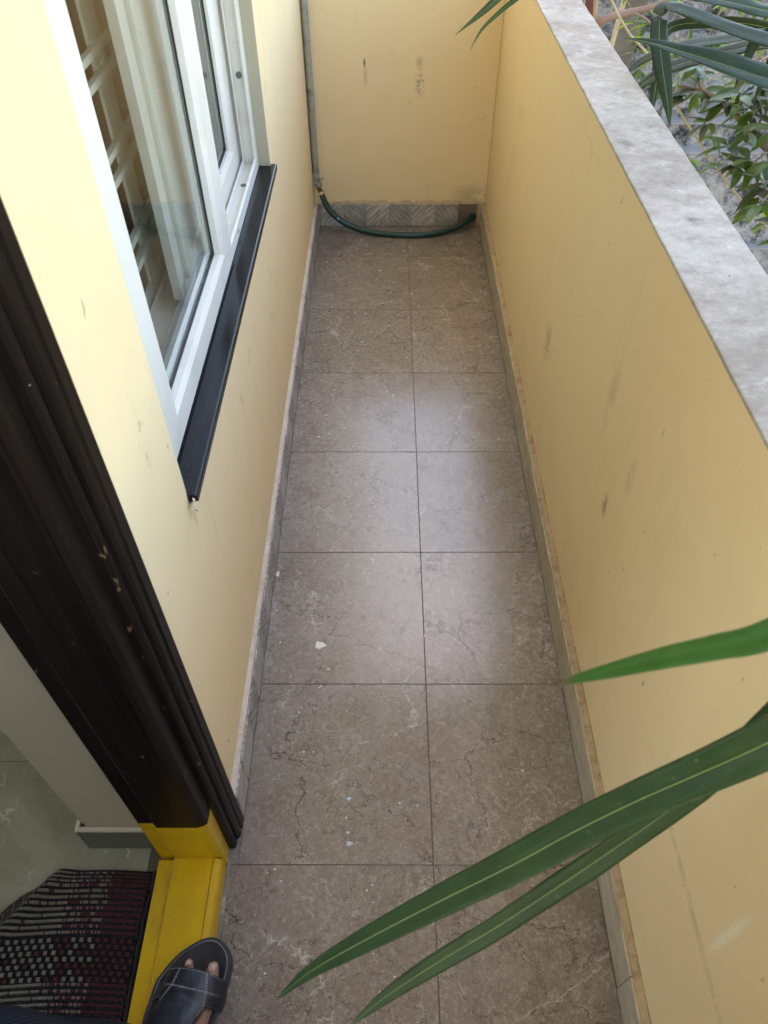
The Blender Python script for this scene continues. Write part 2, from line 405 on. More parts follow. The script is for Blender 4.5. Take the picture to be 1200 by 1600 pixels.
# ------------------------------------------------------------------ ground far below
g = MB(); g.box((-60, -60, -3.4), (60, 60, -3.3))
g.build('ground', simple('packed_earth', (.16, .12, .085), .95, .3, 2, .3), kind='structure')

# ------------------------------------------------------------------ balcony floor
fl = MB(); fl.box((XL - .006, YB, -.14), (.56, 3.27, -.0105)); fl.box((FL - .0148, YB, -.0105), (FR + .012, YE - .001, -.0016))
floor = fl.build('balcony_floor', MAT['grout'], kind='structure')
joint = .0008
rows = [.4682 + .4 * k for k in range(-4, 7)] + [YF]
def tile_obj(x0, x1, y0, y1, proto=None):
    m = MB(); m.box((x0 + joint, y0 + joint, -.0014), (x1 - joint, y1 - joint, 0.0))
    o = m.build('floor_tile', MAT['tile'], floor, origin=((x0 + x1) / 2, (y0 + y1) / 2, 0))
    md = o.modifiers.new('bevel', 'BEVEL'); md.width = .0006; md.segments = 1
    o.rotation_euler.z = 0
    return o
protos = {}
def copy_part(src, loc, parent):
    c = src.copy(); COL.objects.link(c); c.parent = parent; WL[c.name] = Vector(loc); c.location = Vector(loc) - WL[parent.name]; return c
for i in range(len(rows) - 1):
    y0, y1 = rows[i], rows[i + 1]
    for x0, x1 in ((FL if y0 > .46 else -.3095, XC), (XC, FR)):
        key = (round(x1 - x0, 3), round(y1 - y0, 3))
        if key in protos: copy_part(protos[key], ((x0 + x1) / 2, (y0 + y1) / 2, 0), floor)
        else: protos[key] = tile_obj(x0, x1, y0, y1)
# dried paint on the tiles
def blot(cx, cy, r, seed, el=1.0, z=.0001, t=.0007):
    rnd = random.Random(seed); n = 18; m = MB(); ph = rnd.random() * 6
    top = []; bot = []
    for k in range(n):
        a = 2 * math.pi * k / n
        rr = r * (1 + .16 * math.sin(3 * a + ph) + .1 * math.sin(5 * a + 2 * ph) + rnd.uniform(-.1, .1))
        bot.append((cx + rr * math.cos(a), cy + el * rr * math.sin(a), z)); top.append((cx + .88 * rr * math.cos(a), cy + .88 * el * rr * math.sin(a), z + t))
    m.add(bot + top + [(cx, cy, z + t)], [(k, (k + 1) % n, n + (k + 1) % n, n + k) for k in range(n)] + [(n + k, n + (k + 1) % n, 2 * n) for k in range(n)])
    return m
MAT['white_blot'] = simple('fresh_white_paint', (.80, .78, .72), .6, .05)
blot(-.1631, .9747, .0125, 3, .8).build('paint_blot', MAT['white_blot'], floor, label='largest white paint blot on the tiles')
blot(-.2884, 1.1938, .005, 5, 1.9).build('paint_blot', MAT['white_drop'], floor)
for i, (x, y, r, m_) in enumerate(((-.0797, .599, .005, 'blue_chip'), (-.0754, .5086, .0062, 'blue_chip'), (-.079, .53, .0035, 'blue_chip'), (-.0835, .56, .0025, 'white_drop'), (-.1391, .9071, .0038, 'white_drop'), (.095, 1.0, .004, 'white_drop'))):
    blot(x, y, r, 20 + i, .75).build('paint_flake', MAT[m_], floor)
rnd = random.Random(11); sp = MB()
for i in range(230):
    x = rnd.uniform(FL + .01, FR - .02); y = rnd.uniform(.1, 3.05)
    if rnd.random() < .6: x = rnd.uniform(FL + .01, .1)
    r = rnd.choice((.0010, .0013, .0017, .0022)) * (1 + .35 * (y > 1.6)); b = blot(x, y, r, i, rnd.uniform(.8, 1.2), t=.0004)
    sp.add(b.v, b.f)
sp.build('paint_specks', MAT['white_drop'], floor, kind='stuff')

# ------------------------------------------------------------------ house
house = empty('house', (XL, .7, 0), 'cream yellow house wall with a white window and a dark wooden door frame', 'house')
WY0, WY1, WZ0, WZ1 = .7903, 2.0157, .70, 2.02        # window opening
DY1 = .515; DY0 = -.47
XI = -.59
hw = MB()
def wallbox(y0, y1, z0, z1): hw.box((XI + .012, y0, z0), (XL, y1, z1))
wallbox(DY1, WY0, -.14, 9.0); wallbox(WY1, 6.5, -.14, 9.0); wallbox(WY0, WY1, -.14, WZ0); wallbox(WY0, WY1, WZ1, 6.2)  # unseen upper height and far end stretched to keep sun off the balcony
wallbox(-2.4, DY0, -.14, 9.0); wallbox(DY0, DY1, 2.12, 9.0)
hw.build('outer_wall', MAT['yel_left'], house, origin=(0, 0, 0))
ip = MB()
for y0, y1, z0, z1 in ((DY1 - .001, WY0, 0, 2.9), (WY1, 3.02, 0, 2.9), (WY0, WY1, 0, WZ0), (WY0, WY1, WZ1, 2.9), (-2.4, DY0 + .001, 0, 2.9), (DY0, DY1, 2.12, 2.9)):
    ip.box((XI, y0, z0), (XI + .012, y1, z1))
ip.box((XI + .012, DY1 - .008, .0), (-.4405, DY1 - .0005, 2.12))
ip.build('interior_plaster', MAT['reveal'], house, origin=(0, 0, 0))
bs = MB(); bs.box((-8, -2.4, -3.3), (XL, 6.5, -.141)); bs.build('lower_storey', MAT['wall_out'], house, origin=(0, 0, 0))
rf = MB(); rf.box((XL + .001, -2.4, 2.95), (.80, 2.55, 3.1)); rf.build('balcony_roof', MAT['slab'], house, origin=(0, 0, 0))
# room shell
rm = MB()
rm.box((-4.3, 3.02, 0), (XI - .001, 3.1, 2.9)); rm.box((-4.3, -2.4, 0), (XI - .001, -2.32, 2.9))
rm.box((-4.4, -2.4, 0), (-4.3, -2.2, 2.9)); rm.box((-4.4, .4, 0), (-4.3, .6, 2.9)); rm.box((-4.4, 2.6, 0), (-4.3, 3.1, 2.9)); rm.box((-4.4, -2.2, 0), (-4.3, .4, .3)); rm.box((-4.4, .6, 0), (-4.3, 2.6, 2.9))
rm.box((-4.3, .86, 0), (XI - .03, .94, 2.9))  # added partition, invented with the far opening to steer light between the rooms
rm.build('room_wall', MAT['room_wall'], house, origin=(0, 0, 0))
rc = MB(); rc.box((-4.4, -2.4, 2.9), (XI + .01, 3.1, 3.0)); rc.build('ceiling', MAT['slab'], house, origin=(0, 0, 0))
# room skirting at the door reveal
s1 = MB(); s1.box((-.5905, .5065, .0), (-.4415, .4985, .088)); s1.box((-.5985, .4985, 0), (-.5907, .78, .088)); s1.build('room_skirting', MAT['skirt_in'], house, origin=(-.5, .51, 0), bevel=.001)
s2 = MB(); s2.box((-.5905, .5066, .0885), (-.4415, .4990, .1005)); s2.box((-.5980, .4990, .0885), (-.5907, .78, .1005)); s2.build('skirting_cap', MAT['skirt_cap'], house, origin=(-.5, .51, 0), bevel=.0015)
# room floor
rfl = MB(); rfl.box((-4.4, -2.4, -.14), (-.4405, 3.1, -.0015)); room = rfl.build('room_floor', MAT['grout'], kind='structure')
rp = {}
for i in range(6):
    for j in range(9):
        x1 = -.4725 - .6 * i; y0 = -2.32 + .6 * j; x0 = x1 - .6; y1 = min(y0 + .6, 3.02)
        if y1 - y0 < .05: continue
        m = MB(); m.box((x0 + .001, y0 + .001, -.0012), (x1 - .001, y1 - .001, 0))
        key = round(y1 - y0, 2)
        if key in rp: copy_part(rp[key], ((x0 + x1) / 2, (y0 + y1) / 2, 0), room)
        else: rp[key] = m.build('room_tile', MAT['room_tile'], room, origin=((x0 + x1) / 2, (y0 + y1) / 2, 0))
m = MB(); m.box((-.4715, -2.3, -.0012), (-.4415, .506, 0)); m.build('border_tile', MAT['skirt_in'], room, origin=(-.45, 0, 0))

# low cabinet in the room seen through the grille
cab = empty('cabinet', (-1.5, 2.5, 0), 'low brown wooden cabinet inside the room behind the window grille', 'cabinet')
m = MB(); m.box((-2.2, 2.35, .06), (-.66, 3.01, .5)); m.build('carcass', MAT['cabinet'], cab, bevel=.004)
m = MB(); m.box((-2.22, 2.33, .5005), (-.64, 3.015, .53)); m.build('cabinet_top', simple('pale_wood_edge', (.22, .15, .08), .4, .2, 14), cab, bevel=.003)
for k in range(3):
    m = MB(); m.box((-2.18 + .51 * k, 2.328, .09), (-1.68 + .51 * k, 2.3495, .48)); d = m.build('cabinet_door', MAT['cabinet'], cab, bevel=.003)
    m = MB(); m.tube([(-1.73 + .51 * k, 2.31, .25), (-1.73 + .51 * k, 2.31, .37)], .006, 8); m.build('handle', MAT['metal'], d)
m = MB(); m.box((-2.18, 2.38, 0), (-.68, 3.0, .0595)); m.build('plinth', MAT['gasket'], cab)

# ------------------------------------------------------------------ door frame
df = MB()
jp = [(-.440, .514), (-.440, .4712), (-.4095, .4712), (-.4095, .4665), (-.4055, .4634), (-.3345, .4634), (-.3318, .4640), (-.3290, .4652), (-.3262, .4655), (-.3225, .4672), (-.3190, .4690), (-.3172, .4712), (-.3165, .476), (-.3165, .514)]
df.prism(jp, lambda p, t: (p[0], p[1], t), .2165, 2.06)
door = df.build('door_frame', MAT['wood'], house, origin=(-.38, .49, 0))
m = MB(); e = .0004
m.prism([(x + (e if x > -.33 else 0) - (e if x < -.42 else 0), y - (e if y < .48 else 0)) for x, y in jp], lambda p, t: (p[0], p[1], t), 0.0, .2162)
m.build('painted_foot', MAT['yellow'], door, label='yellow painted foot of the dark door jamb')
m = MB(); m.prism([(x, .045 - y) for x, y in jp], lambda p, t: (p[0], p[1], t), 0, 2.06); m.build('jamb', MAT['wood'], door)
m = MB(); m.prism([(x, 2.06 + .514 - y) for x, y in jp][::-1], lambda p, t: (p[0], t, p[1]), -.469, .514); m.build('frame_head', MAT['wood'], door)
ap = [(-.3163, .4975), (-.3075, .4985), (-.3035, .5015), (-.3020, .506), (-.3030, .5110), (-.3065, .5135), (-.3060, .516), (-.3000, .5180), (-.2972, .5230), (-.2965, .531), (-.2985, .5345), (-.2985, .5365), (-.2955, .5390), (-.2950, .5560), (-.2975, .5620), (-.3102, .5625), (-.3102, .5145), (-.3163, .5145)]
m = MB(); m.prism(ap, lambda p, t: (p[0], p[1], t), .0006, 2.118); m.build('moulding', MAT['wood'], door)
m = MB(); m.prism([(x, .045 - y) for x, y in ap], lambda p, t: (p[0], p[1], t), .0006, 2.118); m.build('moulding', MAT['wood'], door)
# threshold
tp = [(-.4405, .0005), (-.4405, .0430), (-.4392, .0440), (-.4108, .0440), (-.4104, .0405), (-.4094, .0405), (-.4092, .0470), (-.4085, .0545), (-.4070, .0555), (-.3345, .0555), (-.3340, .0530), (-.3328, .0530), (-.3322, .0555), (-.3280, .0550), (-.3235, .0525), (-.3205, .0505), (-.3190, .0515), (-.3175, .0500), (-.3165, .0475), (-.3165, .0005)]
m = MB(); m.prism(tp, lambda p, t: (p[0], t, p[1]), -.4175, .4629); m.build('threshold', MAT['yellow'], door, origin=(-.38, .4, .05), label='yellow painted wooden threshold with a raised step')
m = MB(); rnd = random.Random(4)
pts = [(-.3164, YB + .005, 0)] ; n = 60
vs = []
for k in range(n + 1):
    y = -.42 + (.498 + .42) * k / n; wdt = .0035 + .004 * noise.noise((y * 17, 2, 0)) + .003 * noise.noise((y * 60, 2, 0))
    vs += [(-.3163, y, -.001), (-.3163, y, .0035), (-.3163 + wdt * .8, y, .0022 + .001 * noise.noise((y * 30, 0, 0))), (-.3163 + wdt + .004, y, -.001)]
fs = []
for k in range(n):
    a = 4 * k
    for q in range(3): fs.append((a + q, a + q + 1, a + q + 5, a + q + 4))
m.add(vs, fs); m.box((-.3163, .4685, -.002), (-.2962, .5640, .0006)); m.build('grout_fillet', simple('grey_white_grout', (.20, .175, .15), .9, .5, 50, .5, dirt=(.5, .47, .42), dirt_amt=.8, dscale=30), door, origin=(-.3, .2, 0))

# ------------------------------------------------------------------ window
def mitre_bars(win, nm, rect, prof, widths, mat, xoff=0, bevel=.0, skip=()):
    """four mitred bars; prof = (w in 0..1 from the outer edge inwards, x)"""
    y0, y1, z0, z1 = rect; wl, wr, wb, wt = widths; gp = .00025
    out = []
    def pos(side, w, end):
        cy0, cy1, cz0, cz1 = y0 + wl * w, y1 - wr * w, z0 + wb * w, z1 - wt * w
        if side == 'l': return (cy0, cz0 + gp) if end == 0 else (cy0, cz1 - gp)
        if side == 'r': return (cy1, cz0 + gp) if end == 0 else (cy1, cz1 - gp)
        if side == 'b': return (cy0 + gp, cz0) if end == 0 else (cy1 - gp, cz0)
        return (cy0 + gp, cz1) if end == 0 else (cy1 - gp, cz1)
    for side in 'lrbt':
        if side in skip: continue
        m = MB(); m.prism(prof, lambda p, e, s=side: (p[1] + xoff, *pos(s, p[0], e)), 0, 1)
        out.append(m.build(nm, mat, win, bevel=bevel))
    return out
win = empty('sliding_window', (-.36, 1.4, .72), parent=house)
FR_ = (WY0 + .001, WY1 - .0015, .724, 2.018)
# outer frame: comb profile with front lip, two rails, back lip
fp = [(0, -.3405), (.95, -.3405), (1, -.3420), (1, -.3465), (.95, -.3475), (.42, -.3475), (.42, -.3735), (.9, -.3735), (.9, -.3772), (.42, -.3772), (.42, -.4115), (.9, -.4115), (.9, -.4150), (.42, -.4150), (.42, -.4560), (1, -.4560), (1, -.4620), (0, -.4620)]
mitre_bars(win, 'frame_bar', FR_, fp, (.032, .032, .030, .032), MAT['upvc'])
# outer (near) sash
op = [(0, -.3382), (.80, -.3382), (1.0, -.3440), (1.0, -.3560), (.94, -.3570), (.94, -.3660), (1.0, -.3670), (1.0, -.3720), (0, -.3720)]
SO = (.845, 1.512, .7305, 2.006)
mitre_bars(win, 'sash_bar', SO, op, (.090, .092, .056, .07), MAT['upvc'])
gk = [(0, -.3562), (1, -.3562), (1, -.3597), (0, -.3597)]
GO = (.845 + .0855, 1.512 - .0875, .7305 + .0530, 2.006 - .066)
mitre_bars(win, 'gasket', GO, gk, (.0065,) * 4, MAT['gasket'])
m = MB(); m.box((-.3598, GO[0], GO[2]), (-.3640, GO[1], GO[3])); m.build('glass_pane', MAT['glass'], win)
mitre_bars(win, 'inner_bead', (.845 + .089, 1.512 - .091, .7305 + .0555, 2.006 - .07), [(0, -.3642), (.6, -.3642), (1, -.3700), (0, -.3718)], (.010,) * 4, MAT['upvc'])
# inner (far) sash
SI = (1.300, 1.985, .7395, 2.004)
ip2 = [(0, -.3850), (.78, -.3850), (1.0, -.3915), (1.0, -.3985), (.95, -.3995), (.95, -.4060), (1, -.4065), (1, -.4100), (0, -.4100)]
mitre_bars(win, 'sash_bar', SI, ip2, (.10, .085, .068, .07), MAT['upvc'], skip=('l',))
# wide interlocking stile of the inner sash: stepped strips
for (a, b, xf, xb) in ((1.285, 1.318, -.4000, -.4180), (1.3185, 1.348, -.4060, -.4180), (1.3485, 1.372, -.3965, -.4180), (1.3795, 1.590, -.3985, -.4180)):
    m = MB(); m.box((xf, a, .762), (xb, b, 2.0)); m.build('interlock_strip', MAT['upvc_in'], win, bevel=.0012)
m = MB(); m.box((-.4045, 1.3722, .764), (-.4175, 1.3793, 1.998)); m.build('brush_seal', MAT['groove'], win)
m = MB(); m.prism([(-.3985, 1.5905), (-.3925, 1.594), (-.3925, 1.604), (-.3985, 1.612), (-.418, 1.612), (-.418, 1.5905)], lambda p, t: (p[0], p[1], t), .762, 2.0); m.build('sash_bead', MAT['upvc_in'], win)
GI = (1.612, 1.985 - .0815, .7395 + .0650, 2.004 - .066)
mitre_bars(win, 'gasket', GI, [(0, -.3988), (1, -.3988), (1, -.4020), (0, -.4020)], (.0065,) * 4, MAT['gasket'])
m = MB(); m.box((-.4022, GI[0], GI[2]), (-.4062, GI[1], GI[3])); m.build('glass_pane', MAT['glass'], win)
# drain plugs
for c, ax in (((-.3605, 1.9995, .945), 'y'), ((-.3605, 1.86, .7368), 'z'), ((-.3403, 1.62, .738), 'x')):
    m = MB(); r0 = .0075 if ax != 'x' else .002
    if ax == 'y': m.tube([(c[0], c[1] + .004, c[2]), (c[0], c[1] - .0015, c[2])], r0, 18)
    elif ax == 'z': m.tube([(c[0], c[1], c[2] - .003), (c[0], c[1], c[2] + .0015)], r0, 18)
    else: m.box((-.3410, 1.61, .734), (-.3402, 1.63, .739))
    m.build('drain_plug', MAT['hole'], win)
# sealant line at the near jamb
m = MB(); m.box((-.3412, WY0 + .0008, .724), (-.3115, WY0 + .006, WZ1)); m.build('sealant', MAT['upvc_in'], win, bevel=.002)
# granite sill
sp_ = [(-.470, .7085), (-.470, .7235), (-.299, .7220), (-.2958, .7205), (-.2945, .7175), (-.2945, .7085)]
m = MB(); m.prism(sp_, lambda p, t: (p[0], t, p[1]), WY0 + .0005, WY1 - .0005)
m.prism([(-.3104, .7085), (-.3104, .7217), (-.299, .7217), (-.2958, .7202), (-.2945, .7172), (-.2945, .7085)], lambda p, t: (p[0], t, p[1]), WY1 - .0004, WY1 + .012)
m.build('window_sill', MAT['granite'], win, origin=(-.33, 1.4, .71))
m = MB(); n = 40; vs = []
for k in range(n + 1):
    y = WY0 + .004 + (WY1 - WY0) * k / n; d = .0022 + .0015 * noise.noise((y * 22, 5, 0))
    vs += [(XL - .001, y, .7083), (-.2958 - d * .4, y, .7083), (-.2985 - d * 1.2, y, .7075 - d - .002), (XL - .001, y, .7000)]
m.add(vs, [(4 * k + q, 4 * k + (q + 1) % 4, 4 * k + 4 + (q + 1) % 4, 4 * k + 4 + q) for k in range(n) for q in range(4)])
m.build('sill_bedding', MAT['cement_raw'], win, origin=(-.3, 1.4, .7))
m = MB(); rnd = random.Random(2)
for q in range(7):
    c = Vector((-.3095 + rnd.uniform(0, .010), WY0 - .001 - rnd.uniform(0, .006), .718 - rnd.uniform(0, .035))); s_ = rnd.uniform(.004, .010)
    m.add([c + Vector((rnd.uniform(-1, 1), rnd.uniform(-1, 1), rnd.uniform(-1.3, 1.3))) * s_ for _ in range(4)], [(0, 1, 2), (0, 2, 3), (0, 3, 1), (1, 3, 2)])
m.build('broken_plaster', simple('chipped_plaster', (.80, .66, .45), .9, .25, 60), win)
# far reveal trim
m = MB(); m.box((-.3402, WY1 - .0014, .7236), (-.3108, WY1 + .0006, WZ1)); m.build('reveal_band', simple('grey_cream_reveal', (.47, .42, .29), .7, .08, 12, .1), win)

# ------------------------------------------------------------------ window grille
gr = empty('window_grille', (-.474, 1.4, .75), 'cream painted iron grille of flat uprights and paired bars behind the window glass', 'grille')
pv = None
for y in (.95, 1.37, 1.79):
    m = MB(); m.box((-.4775, y - .034, .7735), (-.4715, y + .034, 2.0)); m.build('flat_upright', MAT['grille'], gr, bevel=.0012)
for z in (.845, .890, 1.0, 1.040, 1.145, 1.182, 1.285, 1.322, 1.43, 1.467, 1.57, 1.61, 1.71, 1.75, 1.85, 1.89):
    m = MB(); m.box((-.4714, .80, z - .006), (-.4594, 2.0, z + .006)); m.build('square_bar', MAT['grille'], gr, bevel=.001)
m = MB(); m.box((-.4775, .80, .7385), (-.4715, 2.0, .7730)); m.build('bottom_rail', MAT['grille'], gr, bevel=.0012)
m = MB(); rnd = random.Random(9)
for z in (.845, .890, 1.0, 1.040, 1.145, 1.182):
    for q in range(9):
        c = Vector((-.4705, 1.37 + rnd.uniform(-.036, .036), z + rnd.choice((-.008, .008)) + rnd.uniform(-.003, .003))); s_ = rnd.uniform(.002, .004)
        m.add([c + Vector(v) * s_ for v in ((1, 0, 0), (-1, 0, 0), (0, 1, 0), (0, -1, 0), (0, 0, 1), (0, 0, -1))], [(0, 2, 4), (2, 1, 4), (1, 3, 4), (3, 0, 4), (2, 0, 5), (1, 2, 5), (3, 1, 5), (0, 3, 5)])
m.build('weld_beads', MAT['grille'], gr, smooth=True, kind='stuff')

# ------------------------------------------------------------------ parapets
par = empty('parapet_wall', (.5, 1.0, 0), 'long cream yellow parapet wall with a grey cement top, right of the tiled floor', 'wall')
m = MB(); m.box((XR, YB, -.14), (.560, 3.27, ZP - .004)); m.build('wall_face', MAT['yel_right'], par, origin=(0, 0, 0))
# coping skin: slightly irregular edges
n = 150; vs = []
for k in range(n + 1):
    y = YB + (3.2705 - YB) * k / n
    a = XR - .0012 + .0011 * noise.noise((y * 14, 0, 0)); b = .5615 + .0022 * noise.noise((y * 17, 7, 0)) + .0016 * noise.noise((y * 60, 7, 3)); zz = ZP
    vs += [(a, y, zz - .0045), (a + .0012, y, zz - .0006), (a + .004, y, zz), ((a + b) / 2, y, zz + .0008 * noise.noise((y * 6, 3, 3))), (b - .005, y, zz - .0005), (b - .001, y, zz - .004), (b, y, zz - .02), (.5602, y, zz - .021)]
q = 8
m = MB(); m.add(vs, [(q * k + i, q * k + i + 1, q * k + q + i + 1, q * k + q + i) for k in range(n) for i in range(q - 1)] + [tuple(range(q)), tuple(range(q * n, q * n + q))])
m.build('coping', MAT['coping'], par, origin=(0, 0, 0))
end = empty('parapet_wall', (.06, 3.2, 0), 'short cream yellow end wall behind the green hose', 'wall')
m = MB(); m.box((XL + .001, YE, -.14), (XR - .0012, 3.27, ZP - .004)); m.build('wall_face', MAT['yel_back'], end, origin=(0, 0, 0))
m = MB(); m.box((XL + .001, YE - .001, ZP - .0038), (XR - .0014, 3.2705, ZP)); m.build('coping', MAT['coping'], end, origin=(0, 0, 0), bevel=.0015)

# ------------------------------------------------------------------ skirting tiles (10 cm squares set on cement)
TH = .1
def skirt_proto(mat, nm='skirting_tile', wid=TH):
    # face lies in the local Y-Z plane, looking along +X
    m = MB(); m.box((-.0040, -wid / 2 + .0006, .0006), (0, wid / 2 - .0006, .0985))
    me_o = m.build(nm, mat, None, origin=(0, 0, 0)); md = me_o.modifiers.new('bevel', 'BEVEL'); md.width = .0008; md.segments = 1
    return me_o
pa, pb = skirt_proto(MAT['hatchA']), skirt_proto(MAT['hatchB'])
def lay(parent, fn, n, rz, seed):
    rnd = random.Random(seed)
    for k in range(n):
        src = pa if k % 2 == 0 else pb
        c = src.copy(); COL.objects.link(c); c.parent = parent; loc = Vector(fn(k)); c.location = loc - WL[parent.name]
        c.rotation_euler = (0, rnd.uniform(-.012, .012), rz + rnd.uniform(-.006, .006))
lay(house, lambda k: (FL + .0003 * math.sin(k * 2.1), YF - .05 - .1 * k - .001, 0), 25, 0, 1)
rnd = random.Random(2); pl_ = None
m = MB(); m.box((-.0040, -.1494, .0006), (0, .1494, .0985))
for k in range(15):
    yc = .41 + .3 * (k - 5); y0, y1 = yc - .15, min(yc + .15, YF - .001)
    if y1 - y0 < .299: m = MB(); m.box((-.0040, -(y1 - y0) / 2 + .0006, .0006), (0, (y1 - y0) / 2 - .0006, .0985)); pl_ = None
    if pl_ is None: pl_ = m.build('skirting_tile', MAT['long_grain'], par, origin=(0, 0, 0)); c = pl_; md = c.modifiers.new('bevel', 'BEVEL'); md.width = .0008; md.segments = 1
    else: c = pl_.copy(); COL.objects.link(c)
    c.parent = par; c.location = Vector((FR + rnd.uniform(-.0008, .0008), (y0 + y1) / 2, 0)) - WL[par.name]; c.rotation_euler = (0, rnd.uniform(-.01, .01), math.pi + rnd.uniform(-.003, .003))
lay(end, lambda k: (FL + .008 + .05 + .1 * k, YF, 0), 6, -math.pi / 2, 3)
m = MB(); m.box((-.0040, -.0412, .0006), (0, .0412, .0985)); o = m.build('skirting_tile', simple('brown_stained_tile', (.16, .12, .085), .6, .3, 20, .2), end, origin=(0, 0, 0))
o.location = Vector((.3545, YF, 0)) - WL[end.name]; o.rotation_euler.z = -math.pi / 2
# remaining short piece by the door
m = MB(); m.box((-.0040, -.034, .0006), (0, .034, .0985)); o = m.build('skirting_tile', MAT['hatchA'], house, origin=(0, 0, 0)); o.location = Vector((FL, .5985, 0)) - WL[house.name]
bpy.data.objects.remove(pa); bpy.data.objects.remove(pb)
def bedding(parent, mat, f, y0, y1, seed, amp=.004, top=.0965):
    n = 360; m = MB(); vs = []
    for k in range(n + 1):
        t = y0 + (y1 - y0) * k / n
        h = amp * (noise.noise((t * 9, seed, 0)) + .35 * noise.noise((t * 34, seed, 4)))
        h2 = amp * (noise.noise((t * 11, seed, 9)) + .35 * noise.noise((t * 37, seed, 2)))
        vs += [f(0.0041, t, .001), f(.0041, t, top + .0008 + h * .2), f(.0100, t, top + .003 + h2 * .6), f(.016, t, top + .006 + h), f(.020, t, top + .004)]
    m.add(vs, [(5 * k + i, 5 * k + i + 1, 5 * k + 6 + i, 5 * k + 5 + i) for k in range(n) for i in range(4)])
    m.build('skirting_bedding', mat, parent, origin=WL[parent.name])
bedding(house, MAT['mortar'], lambda d, t, z: (FL - d, t, z), .5632, YF, 1)
bedding(par, MAT['mortar_brown'], lambda d, t, z: (FR + d, t, z), YB, YF, 2)
bedding(end, MAT['mortar_brown'], lambda d, t, z: (t, YF + d * .6, z + .002), FL, FR, 3, .005)

# ------------------------------------------------------------------ pipe, tap, hose
pipe = empty('drain_pipe', (-.296, 3.128, .2), 'mouldy grey plastic pipe running up the corner by the hose', 'pipe')
pts = [(-.2965 + .002 * math.sin(z * 3), 3.1305, z) for z in [.205 + .1 * i for i in range(28)]]
m = MB(); m.tube(pts, .0125, 14); m.build('pipe_body', MAT['pipe'], pipe, smooth=True)
for z in (.222, 1.25, 2.2):
    m = MB(); m.tube([(-.2965 + .002 * math.sin(z * 3), 3.1305, z - .02), (-.2965, 3.1305, z + .02)], .0158, 14); m.build('pipe_collar', MAT['pipe'], pipe, smooth=False)
tap = empty('tap', (-.295, 3.12, .19), 'small corroded metal tap in the corner at the start of the green hose', 'tap')
m = MB(); m.tube([(-.3095, 3.118, .196), (-.272, 3.116, .197)], .0085, 12); m.tube([(-.2935, 3.13, .206), (-.2935, 3.117, .196)], .0085, 12); m.build('tap_body', MAT['metal'], tap, bevel=.001)
m = MB(); m.tube([(-.2895, 3.112, .195), (-.2815, 3.107, .176), (-.277, 3.104, .164)], [.0085, .0080, .0065], 12); m.build('spout', MAT['metal'], tap, smooth=True)
m = MB(); m.tube([(-.285, 3.115, .206), (-.283, 3.114, .217)], .003, 8); m.tube([(-.296, 3.112, .217), (-.262, 3.11, .2215)], [.0035, .0025], 8); m.build('lever', MAT['metal'], tap, smooth=True)
m = MB()
for k in range(3):
    a = [(-.308, 3.112, .182 - .004 * k)]
    m.tube([(-.287 + .003 * k, 3.108, .183 - .005 * k), (-.281 + .003 * k, 3.101, .181 - .005 * k)], .0092, 10)
m.build('clamp_wire', simple('rusty_wire', (.14, .08, .04), .8), tap)
hose = empty('garden_hose', (0, 3.06, 0), 'dark green garden hose sagging along the foot of the end wall', 'hose')
hp = [(-.2745, 3.102, .158), (-.262, 3.096, .128), (-.245, 3.09, .098), (-.215, 3.083, .068), (-.17, 3.074, .040), (-.11, 3.062, .0215), (-.03, 3.048, .0118), (.06, 3.036, .0103), (.15, 3.036, .0104), (.22, 3.048, .013), (.28, 3.068, .0195), (.33, 3.092, .029), (.362, 3.118, .038), (.378, 3.142, .041)]
m = MB(); m.tube(catmull(hp, 8), .0126, 16); m.build('hose_tube', MAT['hose'], hose, smooth=True)
m = MB(); m.tube(catmull([(-.2785, 3.104, .168), (-.2715, 3.0995, .149), (-.2640, 3.0955, .133)], 4), [.0072, .0074, .0076, .0078, .0080, .0084, .0088, .009, .0096], 12)
m.build('hose_lining', MAT['cream_plastic'], hose, smooth=True)
m = MB(); m.tube([(.377, YF - .0045, .041), (.377, YF - .001, .041)], .0185, 20); m.build('drain_hole', MAT['gasket'], end)
m = blot(0, 0, .004, 8); 
m = MB(); m.tube([(-.210, 3.0705, .0685), (-.205, 3.0690, .0655)], [.003, .0025], 8); m.build('paint_drop', MAT['white_drop'], hose)

# ------------------------------------------------------------------ doormat
def mat_height(x, y):
    t = max(0.0, -(x + .605)); d = ((x + .668) * .87 + (y - .42) * -.5)
    ridge = .024 * math.exp(-(d / .022) ** 2) * max(0., min(1., (y - .20) / .16)) * (1 if x > -.78 else 1)
    wob = .0035 * noise.noise((x * 9, y * 9, 1)) + .0035
    return .0035 + wob
def mat_pos(s, t):
    """s: metres from the right edge leftwards, t: metres from the far edge towards the viewer"""
    x = -.4535 - s; y = .4525 - t
    k = max(0., s - .182 - .77 * t); sh = .80 * (k * k / (k + .006)) if k > 0 else 0
    y -= sh
    y += .004 * math.sin(s * 14) - .02 * t * s
    x -= .004 * math.sin(t * 11) + .0
    q = s - .182 - .77 * t
    return Vector((x, y, mat_height(x, y) + .016 * math.exp(-(q / .022) ** 2) + .010 * math.exp(-((q - .07) / .02) ** 2)))
dm = empty('doormat', (-.66, .15, 0), 'woven doormat in maroon, beige and black with a ruffled corner beside the yellow threshold', 'doormat')
m = MB(); NX, NY = 90, 100; W_, H_ = .62, .74
vs = [mat_pos(W_ * i / NX, H_ * j / NY) - Vector((0, 0, .0016)) for j in range(NY + 1) for i in range(NX + 1)]
fs = [(j * (NX + 1) + i, j * (NX + 1) + i + 1, (j + 1) * (NX + 1) + i + 1, (j + 1) * (NX + 1) + i) for j in range(NY) for i in range(NX)]
